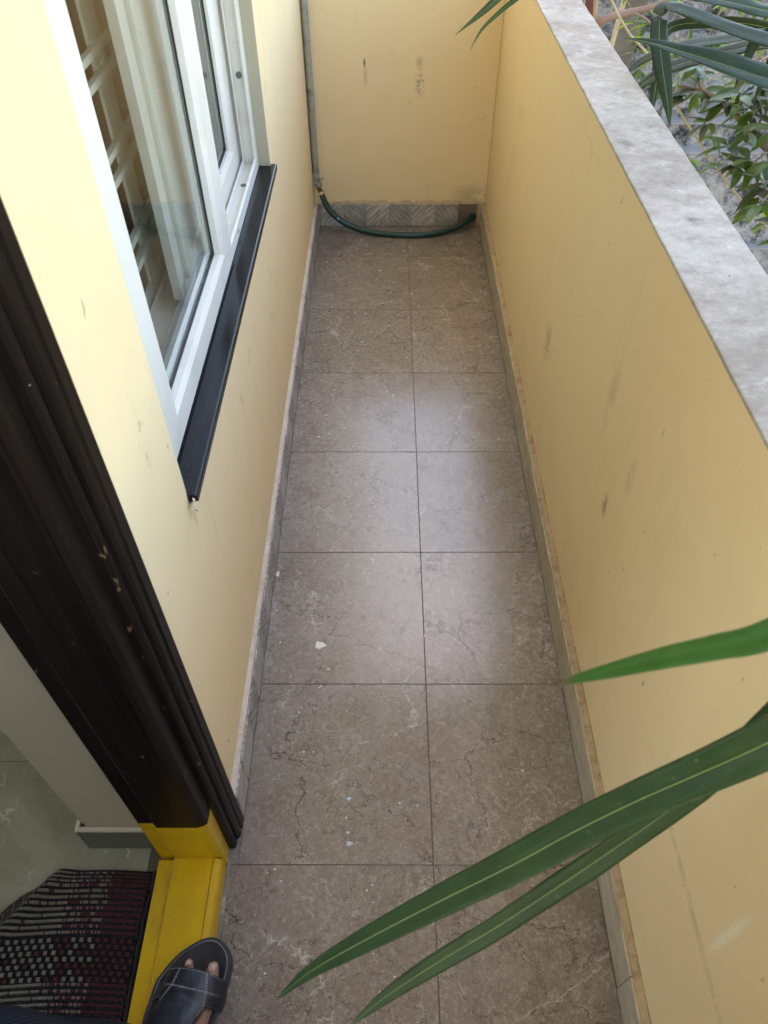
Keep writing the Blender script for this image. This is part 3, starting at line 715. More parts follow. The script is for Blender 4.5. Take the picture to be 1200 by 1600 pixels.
m.add(vs, fs); bk = m.build('base_cloth', simple('black_cotton', (.012, .010, .010), .95, .3, 200), dm, smooth=True)
md = bk.modifiers.new('thick', 'SOLIDIFY'); md.thickness = .003; md.offset = -1
wm = MB(); rnd = random.Random(21)
def strand(s0, s1, t0, t1, mi, h=.0026, lean=0.0):
    P = [(s0, t0), (s1, t0), (s1 + lean, t1), (s0 + lean, t1)]
    sm, tm = (s0 + s1 + lean) / 2, (t0 + t1) / 2
    lo = [mat_pos(*p) + Vector((0, 0, -.001)) for p in P]
    hi = [mat_pos(sm + (p[0] - sm) * .62, tm + (p[1] - tm) * .66) + Vector((0, 0, h)) for p in P]
    wm.add(lo + hi, [(4, 5, 6, 7), (0, 1, 5, 4), (1, 2, 6, 5), (2, 3, 7, 6), (3, 0, 4, 7)], mi)
def colour(s, row, rnd):
    if s < .078: return 0
    if s < .150: return rnd.choice((0, 1, 0)) if rnd.random() < .75 else 1
    if s < .158: return rnd.choice((0, 2, 2))
    return 1 if rnd.random() < .93 else 0
t = .004; row = 0
def cord(t0, t1):     # black cord row across the width
    n = 44
    for i in range(n): strand(W_ * i / n, W_ * (i + 1.04) / n, t0, t1, 3, .0033)
while t < H_ - .012:
    in_check = (.108 < t < .188) or (.42 < t < .50)
    if not in_check:
        p = .0068 if t < .02 else .0102
        s = .008
        while s < W_ - .006:
            wd = rnd.uniform(.0026, .0036)
            strand(s, s + wd * .72, t, t + p * .56, colour(s, row, rnd), .003 + rnd.uniform(-.0004, .0005), rnd.uniform(-.0008, .0002))
            s += wd
        cord(t + p * .56, t + p); t += p
    else:
        p = .0104; s = .008 + (0 if row % 2 else .0075)
        while s < W_ - .01:
            c = colour(s, row, rnd)
            for q in range(3): strand(s + q * .0023, s + q * .0023 + .0018, t + .0012, t + p * .86, c, .0036, -.0006)
            for q in range(3): strand(s + .0075 + q * .0025, s + .0075 + q * .0025 + .0023, t, t + p, 3, .0022, -.0006)
            s += .015
        t += p
    row += 1
wm.build('weave', [simple('maroon_yarn', (.115, .028, .034), .9, .35, 300), simple('beige_yarn', (.27, .245, .18), .9, .3, 300), simple('pale_yarn', (.34, .30, .235), .9, .25, 300), simple('black_yarn', (.011, .009, .009), .95, .3, 300)], dm, kind='stuff')
m = MB(); pts = [mat_pos(-.003 + .003 * noise.noise((t_ * 40, 0, 0)), t_) + Vector((0, 0, .002)) for t_ in [H_ * i / 120 for i in range(121)]]
m.tube(pts, [.0058 + .0016 * noise.noise((i * .9, 3, 0)) for i in range(121)], 8)
m.build('edge_binding', simple('navy_black_binding', (.010, .011, .016), .95, .3, 200), dm, smooth=True)

# ------------------------------------------------------------------ person: foot in a sandal, trousers
def remesh_body(name, mb, mat, parent, vox, smooth_it, **kw):
    me = bpy.data.meshes.new('tmp'); me.from_pydata([tuple(v) for v in mb.v], [], mb.f)
    bm = bmesh.new(); bm.from_mesh(me); bmesh.ops.recalc_face_normals(bm, faces=bm.faces); bm.to_mesh(me); bm.free()
    o = bpy.data.objects.new('tmp', me); COL.objects.link(o)
    md = o.modifiers.new('r', 'REMESH'); md.mode = 'VOXEL'; md.voxel_size = vox
    ms = o.modifiers.new('s', 'SMOOTH'); ms.iterations = smooth_it; ms.factor = .5
    dg = bpy.context.evaluated_depsgraph_get(); dg.update()
    new = bpy.data.meshes.new_from_object(o.evaluated_get(dg))
    bpy.data.objects.remove(o)
    out = MB(); out.add([v.co.copy() for v in new.vertices], [tuple(p.vertices) for p in new.polygons])
    return out.build(name, mat, parent, smooth=True, **kw)
def rings(mb, st, seg=20):
    """st: (centre, half width, half height) ellipse sections across the local side direction"""
    n = len(st); b = len(mb.v)
    for i, (c, a, h) in enumerate(st):
        c = Vector(c); t = (Vector(st[min(i + 1, n - 1)][0]) - Vector(st[max(i - 1, 0)][0])).normalized()
        side = t.cross(Vector((0, 0, 1)));
        if side.length < .2: side = Vector((1, 0, 0))
        side.normalize(); up = side.cross(t).normalized()
        for k in range(seg):
            an = 2 * math.pi * k / seg; mb.v.append(tuple(c + side * a * math.cos(an) + up * h * math.sin(an)))
    for i in range(n - 1):
        for k in range(seg):
            p = b + i * seg + k; q = b + i * seg + (k + 1) % seg; mb.f.append((p, q, q + seg, p + seg)); mb.mi.append(0)
    mb.f.append(tuple(b + k for k in range(seg))); mb.f.append(tuple(b + (n - 1) * seg + k for k in range(seg))); mb.mi += [0, 0]
def skin_mat():
    k = NT('brown_skin'); v = k.coord(); n = k.noise(v, 60, 5, .6)
    c = k.mix(k.ramp(n, [(.35, 0.), (.7, 1.)]), (.21, .105, .07), (.31, .17, .12))
    k.bsdf(c, .45, k.bump(k.noise(v, 220, 4), .25, .0008), .45, Subsurface_Weight=.08)
    k.b.inputs['Subsurface Radius'].default_value = (.006, .003, .002)
    return k.m
person = empty('person', (-.36, .1, .06), 'person in a dark leather sandal and striped dark trousers standing on the yellow threshold', 'person')
fb = MB()
rings(fb, [((-.3255, .262, .092), .036, .009), ((-.3275, .245, .095), .041, .013), ((-.3345, .2195, .099), .047, .017), ((-.3385, .19, .107), .047, .025), ((-.343, .16, .118), .043, .035), ((-.350, .125, .125), .034, .042), ((-.356, .095, .118), .031, .036), ((-.361, .072, .11), .026, .026), ((-.364, .058, .107), .014, .016)], 24)
rings(fb, [((-.352, .112, .11), .036, .036), ((-.356, .104, .16), .034, .038), ((-.361, .094, .22), .037, .042), ((-.372, .082, .32), .046, .052), ((-.38, .07, .40), .05, .056)], 24)
toes = [(((-.3005, .250), (-.2975, .262), (-.2960, .2735)), (.0125, .0128, .0098), .0965), (((-.3170, .245), (-.3165, .253), (-.316, .2590)), (.0088, .0088, .007), .0925),
        (((-.337, .255), (-.338, .268), (-.3390, .2805)), (.0094, .0096, .0075), .0945), (((-.353, .246), (-.356, .257), (-.358, .266)), (.0080, .0080, .006), .092), (((-.366, .238), (-.370, .248), (-.372, .254)), (.0075, .0074, .0055), .0905)]
for cs, rr, z in toes:
    P = [(*c, z) for c in cs]; d = (Vector(P[2]) - Vector(P[1])).normalized()
    st = [(P[0], rr[0], rr[0] * .9), (P[1], rr[1], rr[1] * .95), (P[2], rr[2], rr[2] * .9), (Vector(P[2]) + d * rr[2] * .6, rr[2] * .72, rr[2] * .62), (Vector(P[2]) + d * rr[2] * .95, rr[2] * .3, rr[2] * .25)]
    rings(fb, st, 16)
remesh_body('body', fb, skin_mat(), person, .0016, 3)
nm_ = simple('toe_nail', (.42, .28, .22), .25, .08, 60)
def nail(c, d, w_, l_, zc):
    d = Vector((d[0], d[1], 0)).normalized(); s_ = Vector((d.y, -d.x, 0)); m = MB(); vs = []
    for j in range(5):
        for i in range(7):
            a = i / 6 * 2 - 1; b = j / 4 * 2 - 1; wv = w_ * (1 - .18 * b * b)
            vs.append(Vector((c[0], c[1], 0)) + s_ * a * wv + d * b * l_ + Vector((0, 0, zc - .0035 * a * a - .0016 * (b + .4) ** 2)))
    m.add(vs, [(j * 7 + i, j * 7 + i + 1, j * 7 + 8 + i, j * 7 + 7 + i) for j in range(4) for i in range(6)])
    o = m.build('toe_nail', nm_, person, smooth=True); md = o.modifiers.new('t', 'SOLIDIFY'); md.thickness = .0008; md.offset = 0
nail((-.2962, .2725), (.1, 1), .0078, .0068, .1078)
nail((-.3389, .2800), (-.08, 1), .0055, .0048, .1035)
# sandal
lea = NT('navy_black_leather'); v = lea.coord()
_n = lea.noise(v, 55, 6, .65); _w = lea.noise(lea.mapping(v, (130, 22, 60), (0, 0, R(-14))), 1, 4, .6)
_c = lea.mix(lea.ramp(_n, [(.35, 0.), (.7, 1.)]), (.006, .0075, .012), (.015, .019, .030))
_c = lea.mix(lea.ramp(_w, [(.58, 0.), (.75, .5)]), _c, (.055, .062, .08))
lea.bsdf(_c, .34, lea.bump(lea.math('ADD', lea.noise(v, 700, 3), lea.math('MULTIPLY', _w, 1.3)), .35, .0012), .5)
outline = [(-.4017, .2323), (-.3987, .2477), (-.395, .2602), (-.3881, .2712), (-.3794, .2832), (-.364, .2995), (-.344, .3135), (-.3266, .3218), (-.31, .3247), (-.2943, .321), (-.2815, .3111), (-.2731, .2987), (-.2693, .2874), (-.2687, .2745), (-.2704, .2603), (-.2736, .2448), (-.2781, .2264), (-.2845, .2099), (-.2895, .1967), (-.303, .15), (-.318, .10), (-.33, .066), (-.35, .048), (-.375, .045), (-.396, .06), (-.407, .10), (-.411, .15), (-.407, .20)]
OL = [Vector((p[0], p[1], 0)) for p in catmull([(x, y, 0) for x, y in outline], 4, True)]
def inset(d):
    n = len(OL); out = []
    for i in range(n):
        t = (OL[(i + 1) % n] - OL[i - 1]).normalized(); nr = Vector((-t.y, t.x, 0))
        out.append(OL[i] - nr * -d * (1 if True else 0) if False else OL[i] + nr * (-d if area < 0 else d) )
    return out
area = sum(a.x * b.y - b.x * a.y for a, b in zip(OL, OL[1:] + OL[:1]))
sandal_p = person
def slab(levels):
    m = MB(); n = len(OL); vs = []
    for d, z in levels: vs += [p + Vector((0, 0, z)) for p in inset(d)]
    fs = [tuple(range(n))] + [(l * n + i, l * n + (i + 1) % n, (l + 1) * n + (i + 1) % n, (l + 1) * n + i) for l in range(len(levels) - 1) for i in range(n)] + [tuple(range((len(levels) - 1) * n, len(levels) * n))]
    m.add(vs, fs); return m
Z0 = .0558
sole = slab([(.003, Z0), (.0005, Z0 + .003), (0, Z0 + .012), (.0006, Z0 + .020), (.0025, Z0 + .0235), (.0052, Z0 + .0238), (.0062, Z0 + .0225)]).build('sandal', simple('charcoal_rubber_sole', (.026, .028, .031), .5, .25, 60, .2), person)
slab([(.0063, Z0 + .020), (.0063, Z0 + .0235), (.0085, Z0 + .0262), (.012, Z0 + .0262), (.018, Z0 + .0250), (.026, Z0 + .0245)]).build('footbed', lea.m, sole, smooth=False)
lin = inset(.0074); st_ = MB(); acc = 0
for i in range(len(lin)):
    a, b = lin[i], lin[(i + 1) % len(lin)]
    L_ = (b - a).length; k = 0.0
    while k < L_:
        if (acc % .0058) < .0001 or acc == 0: pass
        k += .0058; c = a + (b - a) * min(1, k / L_); d = (b - a).normalized() * .0018; s_ = Vector((-d.y, d.x, 0)) * .3
        zc = Vector((0, 0, Z0 + .0262))
        st_.add([c - d - s_ + zc, c + d - s_ + zc, c + d + s_ + zc, c - d + s_ + zc, c + zc + Vector((0, 0, .0008))], [(0, 1, 4), (1, 2, 4), (2, 3, 4), (3, 0, 4)])
thread = simple('grey_thread', (.33, .33, .30), .8)
rowsS = [((-.3775, .2715, .079), (-.2725, .2535, .079), .030), ((-.3825, .2500, .079), (-.2720, .2300, .079), .039), ((-.3915, .2285, .079), (-.2775, .2105, .079), .0455), ((-.398, .2075, .083), (-.2845, .1925, .083), .052), ((-.403, .1850, .088), (-.2915, .1725, .088), .062), ((-.405, .1600, .092), (-.297, .1500, .092), .074), ((-.404, .135, .10), (-.302, .128, .10), .09)]
def strap_pt(u, vv):
    i = min(int(vv), len(rowsS) - 2); f = vv - i
    def cr(k):
        a, b, c, d = (rowsS[max(i - 1, 0)], rowsS[i], rowsS[i + 1], rowsS[min(i + 2, len(rowsS) - 1)])
        g = lambda q: Vector((*q[k],)) if k < 2 else q[2]
        A, B, C, D = g(a), g(b), g(c), g(d)
        return .5 * ((2 * B) + (C - A) * f + (2 * A - 5 * B + 4 * C - D) * f * f + (3 * B - A - 3 * C + D) * f ** 3)
    Lp, Rp, H = cr(0), cr(1), cr(2)
    p = Lp.lerp(Rp, (u + 1) / 2); sh = (1 - abs(u) ** 4.2)
    return p + Vector((0, 0, H * sh + .0009 * noise.noise((u * 3, vv * 3, 5)))) + Vector((0, .006 * (1 - u * u) * max(0, 1 - vv), 0))
def patch(ur, v0, v1, nu=22, nv=14):
    m = MB(); vs = []
    for j in range(nv + 1):
        vv = v0 + (v1 - v0) * j / nv; a, b = ur(vv)
        for i in range(nu + 1): vs.append(strap_pt(a + (b - a) * i / nu, vv))
    m.add(vs, [(j * (nu + 1) + i, j * (nu + 1) + i + 1, (j + 1) * (nu + 1) + i + 1, (j + 1) * (nu + 1) + i) for j in range(nv) for i in range(nu)])
    return m
def strap_build(nm, m, th=.0022):
    o = m.build(nm, lea.m, sole, smooth=True); md = o.modifiers.new('t', 'SOLIDIFY'); md.thickness = th; md.offset = 1; md.use_even_offset = True
    b_ = o.modifiers.new('b', 'BEVEL'); b_.width = .0006; b_.segments = 2; b_.limit_method = 'ANGLE'; b_.angle_limit = R(50)
sl_ = lambda vv: -.475 - .08 * min(vv, 2) + (.0 if vv < 2 else .0) ; sr_ = lambda vv: .445 + .10 * min(vv, 2) - (.03 * max(0, vv - 2))
strap_build('strap', patch(lambda v_: (-1, 1), 0, 2.0, 40, 20))
strap_build('vamp', patch(lambda v_: (sl_(v_) - .03, sr_(v_) + .03), .0, 6.0, 24, 60), .0034)
def stitch(path, step=.0042, ln=.0013):
    pts = [p + Vector((0, 0, .0040)) for p in path]; acc = 0
    for a, b in zip(pts, pts[1:]):
        L_ = (b - a).length; k = -acc
        while k + step < L_:
            k += step; c = a.lerp(b, k / L_); d = (b - a).normalized() * ln; s_ = d.cross(Vector((0, 0, 1))) * .42
            st_.add([c - d - s_, c + d - s_, c + d + s_, c - d + s_, c + Vector((0, 0, .0010))], [(0, 1, 4), (1, 2, 4), (2, 3, 4), (3, 0, 4)])
        acc = L_ - k if L_ - k < step else 0
for off in (.018, .055):
    stitch([strap_pt(sl_(.03 * i) - off + .06, .03 * i) for i in range(200)]); stitch([strap_pt(sr_(.03 * i) + off - .06, .03 * i) for i in range(200)])
for v_ in (.10, 1.0, 1.07, 1.90):
    seg = [-.98 + 1.96 * i / 60 for i in range(61)]
    if v_ == 1.90: seg = [u for u in seg if u < -.64 or u > .66]
    stitch([strap_pt(u, v_) for u in seg if u < 0 or v_ != 1.90])
    if v_ == 1.90: stitch([strap_pt(u, v_) for u in seg if u > 0])
st_.build('stitching', thread, sole, kind='stuff')
# trousers
def cloth_mat():
    k = NT('striped_dark_trouser_cloth'); v = k.coord(); sx = k.n('ShaderNodeUVMap')
    wv = k.n('ShaderNodeTexWave', wave_type='BANDS'); wv.inputs['Scale'].default_value = 1; wv.inputs['Distortion'].default_value = .3
    uvm = k.mapping(k.n('ShaderNodeTexCoord').outputs['UV'], (12, .0, 1)); k.l(uvm, wv.inputs['Vector'])
    c = k.mix(k.ramp(wv.outputs['Fac'], [(.55, 0.), (.8, 1.)]), (.014, .017, .023), (.034, .041, .052))
    c = k.mix(k.ramp(k.noise(v, 300, 3), [(.4, 0.), (.7, .4)]), c, (.01, .012, .017))
    k.bsdf(c, .9, k.bump(k.noise(v, 500, 3), .3, .001), .15); return k.m
tm = MB(); uvs = []
def leg(st, seg=40):
    P = catmull([s_[0] for s_ in st], 6); RR = catmull([(s_[1], s_[2], 0) for s_ in st], 6); n = len(P); b = len(tm.v)
    for i, (c, r_2) in enumerate(zip(P, RR)):
        for k in range(seg + 1):
            a = 2 * math.pi * k / seg; wr = 1 + .035 * noise.noise((math.cos(a) * 2, math.sin(a) * 2, c.z * 9 + st[0][0][0] * 10)) + .02 * math.sin(5 * a + c.z * 14)
            tm.v.append((c.x + r_2.x * wr * math.cos(a), c.y + r_2.y * wr * math.sin(a), c.z)); uvs.append((k / seg * 3, i / n))
    for i in range(n - 1):
        for k in range(seg): q = b + i * (seg + 1) + k; tm.f.append((q, q + 1, q + seg + 2, q + seg + 1)); tm.mi.append(0)
leg([((-.405, .085, .12), .074, .098), ((-.445, .088, .22), .098, .096), ((-.475, .072, .36), .120, .098), ((-.475, .053, .50), .120, .100), ((-.46, -.01, .66), .115, .105), ((-.40, -.13, .84), .11, .12), ((-.385, -.2, .98), .12, .12)])
leg([((-.14, -.17, .12), .075, .09), ((-.15, -.18, .22), .078, .085), ((-.17, -.19, .5), .088, .088), ((-.2, -.21, .7), .1, .1), ((-.225, -.22, .84), .115, .12), ((-.25, -.23, .98), .12, .12)])
tr = tm.build('trousers', cloth_mat(), person, smooth=True)
uvl = tr.data.uv_layers.new(name='UVMap')
for lp in tr.data.loops: uvl.data[lp.index].uv = uvs[lp.vertex_index]
md = tr.modifiers.new('t', 'SOLIDIFY'); md.thickness = .002
m = MB(); rings(m, [((-.31, -.22, .93), .17, .12), ((-.31, -.235, 1.0), .18, .125), ((-.31, -.25, 1.10), .165, .115)], 30); m.build('belt', MAT['gasket'], person, smooth=True)

# ------------------------------------------------------------------ plants
def leaf_mat(name, dark, lite, trans, rough=.38, tcol=None, ribs=True, spots=True, tip=(.0, .012)):
    k = NT(name); v, rn = k.rnd_coord(); uv = k.n('ShaderNodeTexCoord').outputs['UV']
    n = k.noise(v, 22, 5, .6)
    c = k.mix(k.ramp(n, [(.35, 0.), (.7, 1.)]), dark, lite)
    if ribs:
        rb = k.noise(k.mapping(uv, (70, 1.2, 1)), 1, 3, .6)
        c = k.mix(k.ramp(rb, [(.45, 0.), (.65, .45)]), c, tuple(x * 1.6 for x in lite))
    if spots: c = k.mix(k.ramp(k.noise(v, 130, 3), [(.68, 0.), (.74, .25)]), c, (.30, .36, .28))
    if ribs:
        sxy = k.n('ShaderNodeSeparateXYZ'); k.l(uv, sxy.inputs[0])
        edge = k.ramp(k.math('ABSOLUTE', k.math('SUBTRACT', sxy.outputs[0], .5)), [(.44, 0.), (.495, 1.)])
        eg = k.ramp(k.noise(k.mapping(uv, (2, 16, 1)), 1, 4, .65), [(.52, 0.), (.62, .85)])
        c = k.mix(k.math('MULTIPLY', edge, eg), c, (.20, .13, .06))
        c = k.mix(k.ramp(k.noise(k.mapping(uv, (3, 9, 1)), 1, 5, .7), [(.55, 0.), (.75, .3)]), c, tuple(q * 2.2 for q in lite))
        sy = k.n('ShaderNodeSeparateXYZ'); k.l(uv, sy.inputs[0]); c = k.mix(k.ramp(sy.outputs[1], [(tip[0], 1.), (tip[1], 0.)]), c, (.17, .10, .055))
    b = k.bsdf(c, rough, k.bump(k.noise(k.mapping(uv, (70, 1, 1)) if ribs else v, 1 if ribs else 60, 2), .2, .0008), .28)
    t = k.n('ShaderNodeBsdfTranslucent'); t.inputs[0].default_value = (*(tcol or tuple(x * 2.4 for x in lite)), 1)
    mx = k.n('ShaderNodeMixShader'); mx.inputs[0].default_value = trans
    k.l(b.outputs[0], mx.inputs[1]); k.l(t.outputs[0], mx.inputs[2]); k.l(mx.outputs[0], k.out.inputs[0]); return k.m
MAT['blade'] = leaf_mat('dark_green_blade', (.025, .056, .016), (.042, .086, .025), .16, .40)
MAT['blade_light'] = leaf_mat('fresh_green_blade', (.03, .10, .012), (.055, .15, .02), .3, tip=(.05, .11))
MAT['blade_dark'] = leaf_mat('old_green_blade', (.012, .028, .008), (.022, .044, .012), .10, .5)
MAT['rib'] = simple('pale_yellow_midrib', (.30, .35, .10), .5, .15, 40)
MAT['cane'] = simple('green_brown_cane', (.10, .11, .04), .6, .3, 30, .2)
def blade(parent, pts, mat, nrm=(0, -.55, .83), fold=.16, twist=0.0, tipmat=None, rib=True, name='leaf', label=None, wscale=1.0):
    """pts: (x, y, z, width) from tip to base"""
    C_ = catmull([p[:3] for p in pts], 5); Wd = [q.x for q in catmull([(p[3], 0, 0) for p in pts], 5)]; n = len(C_); cross = 9
    N0 = Vector(nrm).normalized(); m = MB(); vs = []; uv = []; mid = []
    for i, c in enumerate(C_):
        t = (C_[min(i + 1, n - 1)] - C_[max(i - 1, 0)]).normalized()
        N = (N0 - t * N0.dot(t)).normalized(); N = Matrix.Rotation(twist * i / n, 3, t) @ N; s_ = t.cross(N).normalized(); w_ = max(.0004, Wd[i] * wscale) / 2
        for k in range(cross):
            a = k / (cross - 1) * 2 - 1
            wav = .05 * w_ * math.sin(i * .55 + k)
            vs.append(c + s_ * a * w_ + N * (fold * w_ * (abs(a) ** .8) - .14 * w_ * a * a + wav * abs(a))); uv.append((k / (cross - 1), i / n))
        mid.append((c + N * .0003, max(.0002, min(.00045, w_ * .04))))
    m.add(vs, [(i * cross + k, i * cross + k + 1, (i + 1) * cross + k + 1, (i + 1) * cross + k) for i in range(n - 1) for k in range(cross - 1)])
    o = m.build(name, mat, parent, smooth=True, label=label)
    ul = o.data.uv_layers.new(name='UVMap')
    for lp in o.data.loops: ul.data[lp.index].uv = uv[lp.vertex_index]
    md = o.modifiers.new('t', 'SOLIDIFY'); md.thickness = .0005; md.offset = 0
    if rib:
        q = MB(); q.tube([p for p, _ in mid], [r2 for _, r2 in mid], 6); q.build('midrib', MAT['rib'], o, smooth=True)
    return o
def cane_stem(parent, base, top, r0, r1, n=26):
    m = MB(); pts = []; rr = []
    for i in range(n + 1):
        t = i / n; p = Vector(base).lerp(Vector(top), t) + Vector((.05 * math.sin(t * 3), .04 * math.sin(t * 4 + 1), 0)) * (1 - t)
        pts += [p, p + Vector((0, 0, .006)), p + Vector((0, 0, .012))]; r = r0 + (r1 - r0) * t; rr += [r, r * 1.18, r]
    m.tube(pts, rr, 12); m.build('stem', MAT['cane'], parent, smooth=True)

pl = empty('cane_plant', (.92, .5, -3.3), 'cane plant outside the parapet whose long green blades hang over the floor in front', 'plant')
cane_stem(pl, (.92, .5, -3.3), (.80, .50, 1.16), .028, .016)
low1 = [(-.112, .137, .667, .0012), (-.08, .156, .691, .0141), (-.028, .176, .722, .024), (.047, .201, .766, .0322), (.118, .222, .812, .0373), (.173, .239, .854, .0385), (.222, .25, .898, .0382), (.266, .256, .944, .0397), (.301, .258, .994, .0425), (.37, .27, 1.075, .046), (.47, .31, 1.15, .044), (.62, .39, 1.18, .034), (.79, .49, 1.14, .022)]
low2 = [(-.038, .122, .626, .0015), (-.003, .142, .651, .0184), (.049, .166, .686, .0273), (.112, .191, .729, .0318), (.171, .216, .779, .0334), (.214, .234, .822, .0337), (.252, .249, .87, .0345), (.285, .264, .925, .035), (.312, .279, .985, .036), (.365, .31, 1.06, .038), (.46, .36, 1.12, .036), (.6, .43, 1.14, .030), (.79, .5, 1.11, .020)]
nearb = [(.108, .236, 1.123, .0008), (.121, .238, 1.128, .0057), (.144, .241, 1.134, .0097), (.175, .244, 1.144, .0136), (.205, .246, 1.153, .0159), (.234, .249, 1.162, .0185), (.31, .27, 1.19, .026), (.45, .33, 1.225, .032), (.62, .42, 1.22, .03), (.79, .5, 1.15, .02)]
blade(pl, low1, MAT['blade'], (-.25, -.45, .85), .22, wscale=.88)
blade(pl, low2, MAT['blade'], (.1, -.75, .65), .2, wscale=.86)
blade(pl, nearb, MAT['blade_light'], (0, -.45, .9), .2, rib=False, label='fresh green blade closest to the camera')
blade(pl, [(1.3, .1, .5, .002), (1.2, .22, .8, .03), (1.05, .35, 1.05, .04), (.9, .45, 1.15, .03), (.81, .5, 1.12, .02)], MAT['blade'], (0, 0, 1))
blade(pl, [(1.0, .95, .6, .002), (.98, .85, .9, .03), (.93, .7, 1.1, .04), (.86, .57, 1.17, .03), (.81, .5, 1.12, .02)], MAT['blade'], (0, 0, 1))

pu = empty('cane_plant', (1.25, 1.8, -3.3), 'cane plant outside the parapet with dark folded blades over the far part of the coping', 'plant')
cane_stem(pu, (1.25, 1.8, -3.3), (1.12, 1.78, 1.02), .028, .016)
B0 = (1.12, 1.78, 1.0)
A = [(.470, 1.668, 1.108, .001), (.53, 1.674, 1.097, .018), (.602, 1.684, 1.078, .036), (.688, 1.688, 1.055, .055), (.796, 1.7, 1.024, .064), (.93, 1.73, .99, .052), (1.10, 1.78, .96, .025)]
BH = [(.618, 1.701, .931, .002), (.613, 1.74, .967, .0223), (.603, 1.792, 1.014, .039), (.595, 1.843, 1.061, .0418), (.596, 1.874, 1.090, .038)]
BT = [(.590, 1.880, 1.097, .024), (.606, 1.892, 1.108, .033), (.626, 1.882, 1.111, .038), (.67, 1.857, 1.101, .041), (.734, 1.827, 1.087, .044), (.811, 1.795, 1.071, .048), (.95, 1.77, 1.05, .042), (1.11, 1.78, 1.0, .025)]
Cc = [(.52, 1.69, 1.192, .012), (.557, 1.677, 1.181, .0268), (.618, 1.668, 1.173, .0366), (.679, 1.66, 1.164, .0415), (.728, 1.651, 1.156, .0464), (.87, 1.67, 1.13, .044), (1.11, 1.78, 1.0, .025)]
Dd = [(.566, 1.95, .955, .002), (.605, 1.974, .978, .0214), (.647, 1.98, .996, .0334), (.719, 1.982, 1.012, .0392), (.804, 1.981, 1.024, .042), (.884, 1.967, 1.038, .0385), (1.0, 1.9, 1.04, .034), (1.11, 1.79, 1.0, .022)]
Ee = [(.585, 1.96, .88, .002), (.616, 1.981, .916, .0157), (.646, 1.999, .933, .0314), (.697, 2.01, .956, .0374), (.77, 2.016, .975, .0403), (.843, 2.019, .991, .0401), (.915, 2.016, 1.002, .0368), (1.02, 1.93, 1.01, .03), (1.11, 1.79, .98, .022)]
Ff = [(.665, 1.985, .85, .001), (.675, 2.024, .888, .0226), (.678, 2.048, .924, .0289), (.68, 2.078, .965, .0287), (.69, 2.11, .995, .0255), (.74, 2.12, 1.02, .024), (.9, 2.0, 1.04, .026), (1.11, 1.79, .99, .02)]
T1 = [(.118, 1.444, 1.172, .0006), (.143, 1.459, 1.186, .0065), (.171, 1.476, 1.202, .0131), (.203, 1.497, 1.221, .0153), (.30, 1.55, 1.275, .022), (.45, 1.62, 1.335, .03), (.7, 1.72, 1.34, .038), (.95, 1.77, 1.2, .034), (1.12, 1.78, 1.02, .02)]
T2 = [(.149, 1.482, 1.139, .0006), (.168, 1.507, 1.162, .0045), (.194, 1.526, 1.18, .008), (.24, 1.552, 1.205, .011), (.34, 1.60, 1.25, .018), (.5, 1.67, 1.29, .026), (.75, 1.75, 1.28, .034), (.97, 1.79, 1.15, .03), (1.12, 1.78, 1.01, .02)]
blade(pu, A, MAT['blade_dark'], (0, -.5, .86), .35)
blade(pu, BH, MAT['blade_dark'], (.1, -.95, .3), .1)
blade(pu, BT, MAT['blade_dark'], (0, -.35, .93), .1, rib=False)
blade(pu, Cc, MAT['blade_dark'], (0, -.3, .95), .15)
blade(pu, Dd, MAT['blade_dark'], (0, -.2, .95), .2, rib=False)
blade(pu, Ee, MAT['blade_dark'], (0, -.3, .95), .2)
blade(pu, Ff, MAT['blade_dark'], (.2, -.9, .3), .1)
blade(pu, T1, MAT['blade'], (0, -.5, .86), .25)
blade(pu, T2, MAT['blade'], (0, -.5, .86), .25)
for q, (tx, ty, tz) in enumerate(((.80, 1.86, .955), (.845, 1.84, .93), (.9, 1.9, .95))):
    blade(pu, [(tx, ty, tz, .001), (tx + .012, ty + .01, tz + .05, .018), (tx + .03, ty + .01, tz + .10, .026), (tx + .12, ty - .03, tz + .13, .02), (1.11, 1.79, 1.0, .012)], MAT['blade_dark'], (0, -.9, .4), .1, rib=False)

# dry creeper stem
vn = [(.64, 2.70, 1.02), (.688, 2.597, .939), (.732, 2.541, .887), (.784, 2.499, .848), (.822, 2.452, .805), (.86, 2.4, .757), (.904, 2.343, .705), (.962, 2.28, .646), (1.029, 2.209, .581), (1.096, 2.146, .523), (1.172, 2.075, .458), (1.4, 1.9, .1), (1.5, 1.8, -1.0), (1.52, 1.8, -3.3)]
m = MB(); m.tube(catmull(vn, 6), .0032, 8); m.build('creeper_stem', simple('dry_straw_stem', (.40, .34, .2), .7, .25, 40), None, origin=(1.0, 2.2, .6), smooth=True, label='thin straw coloured creeper stem slanting past the coping', cat='stem')

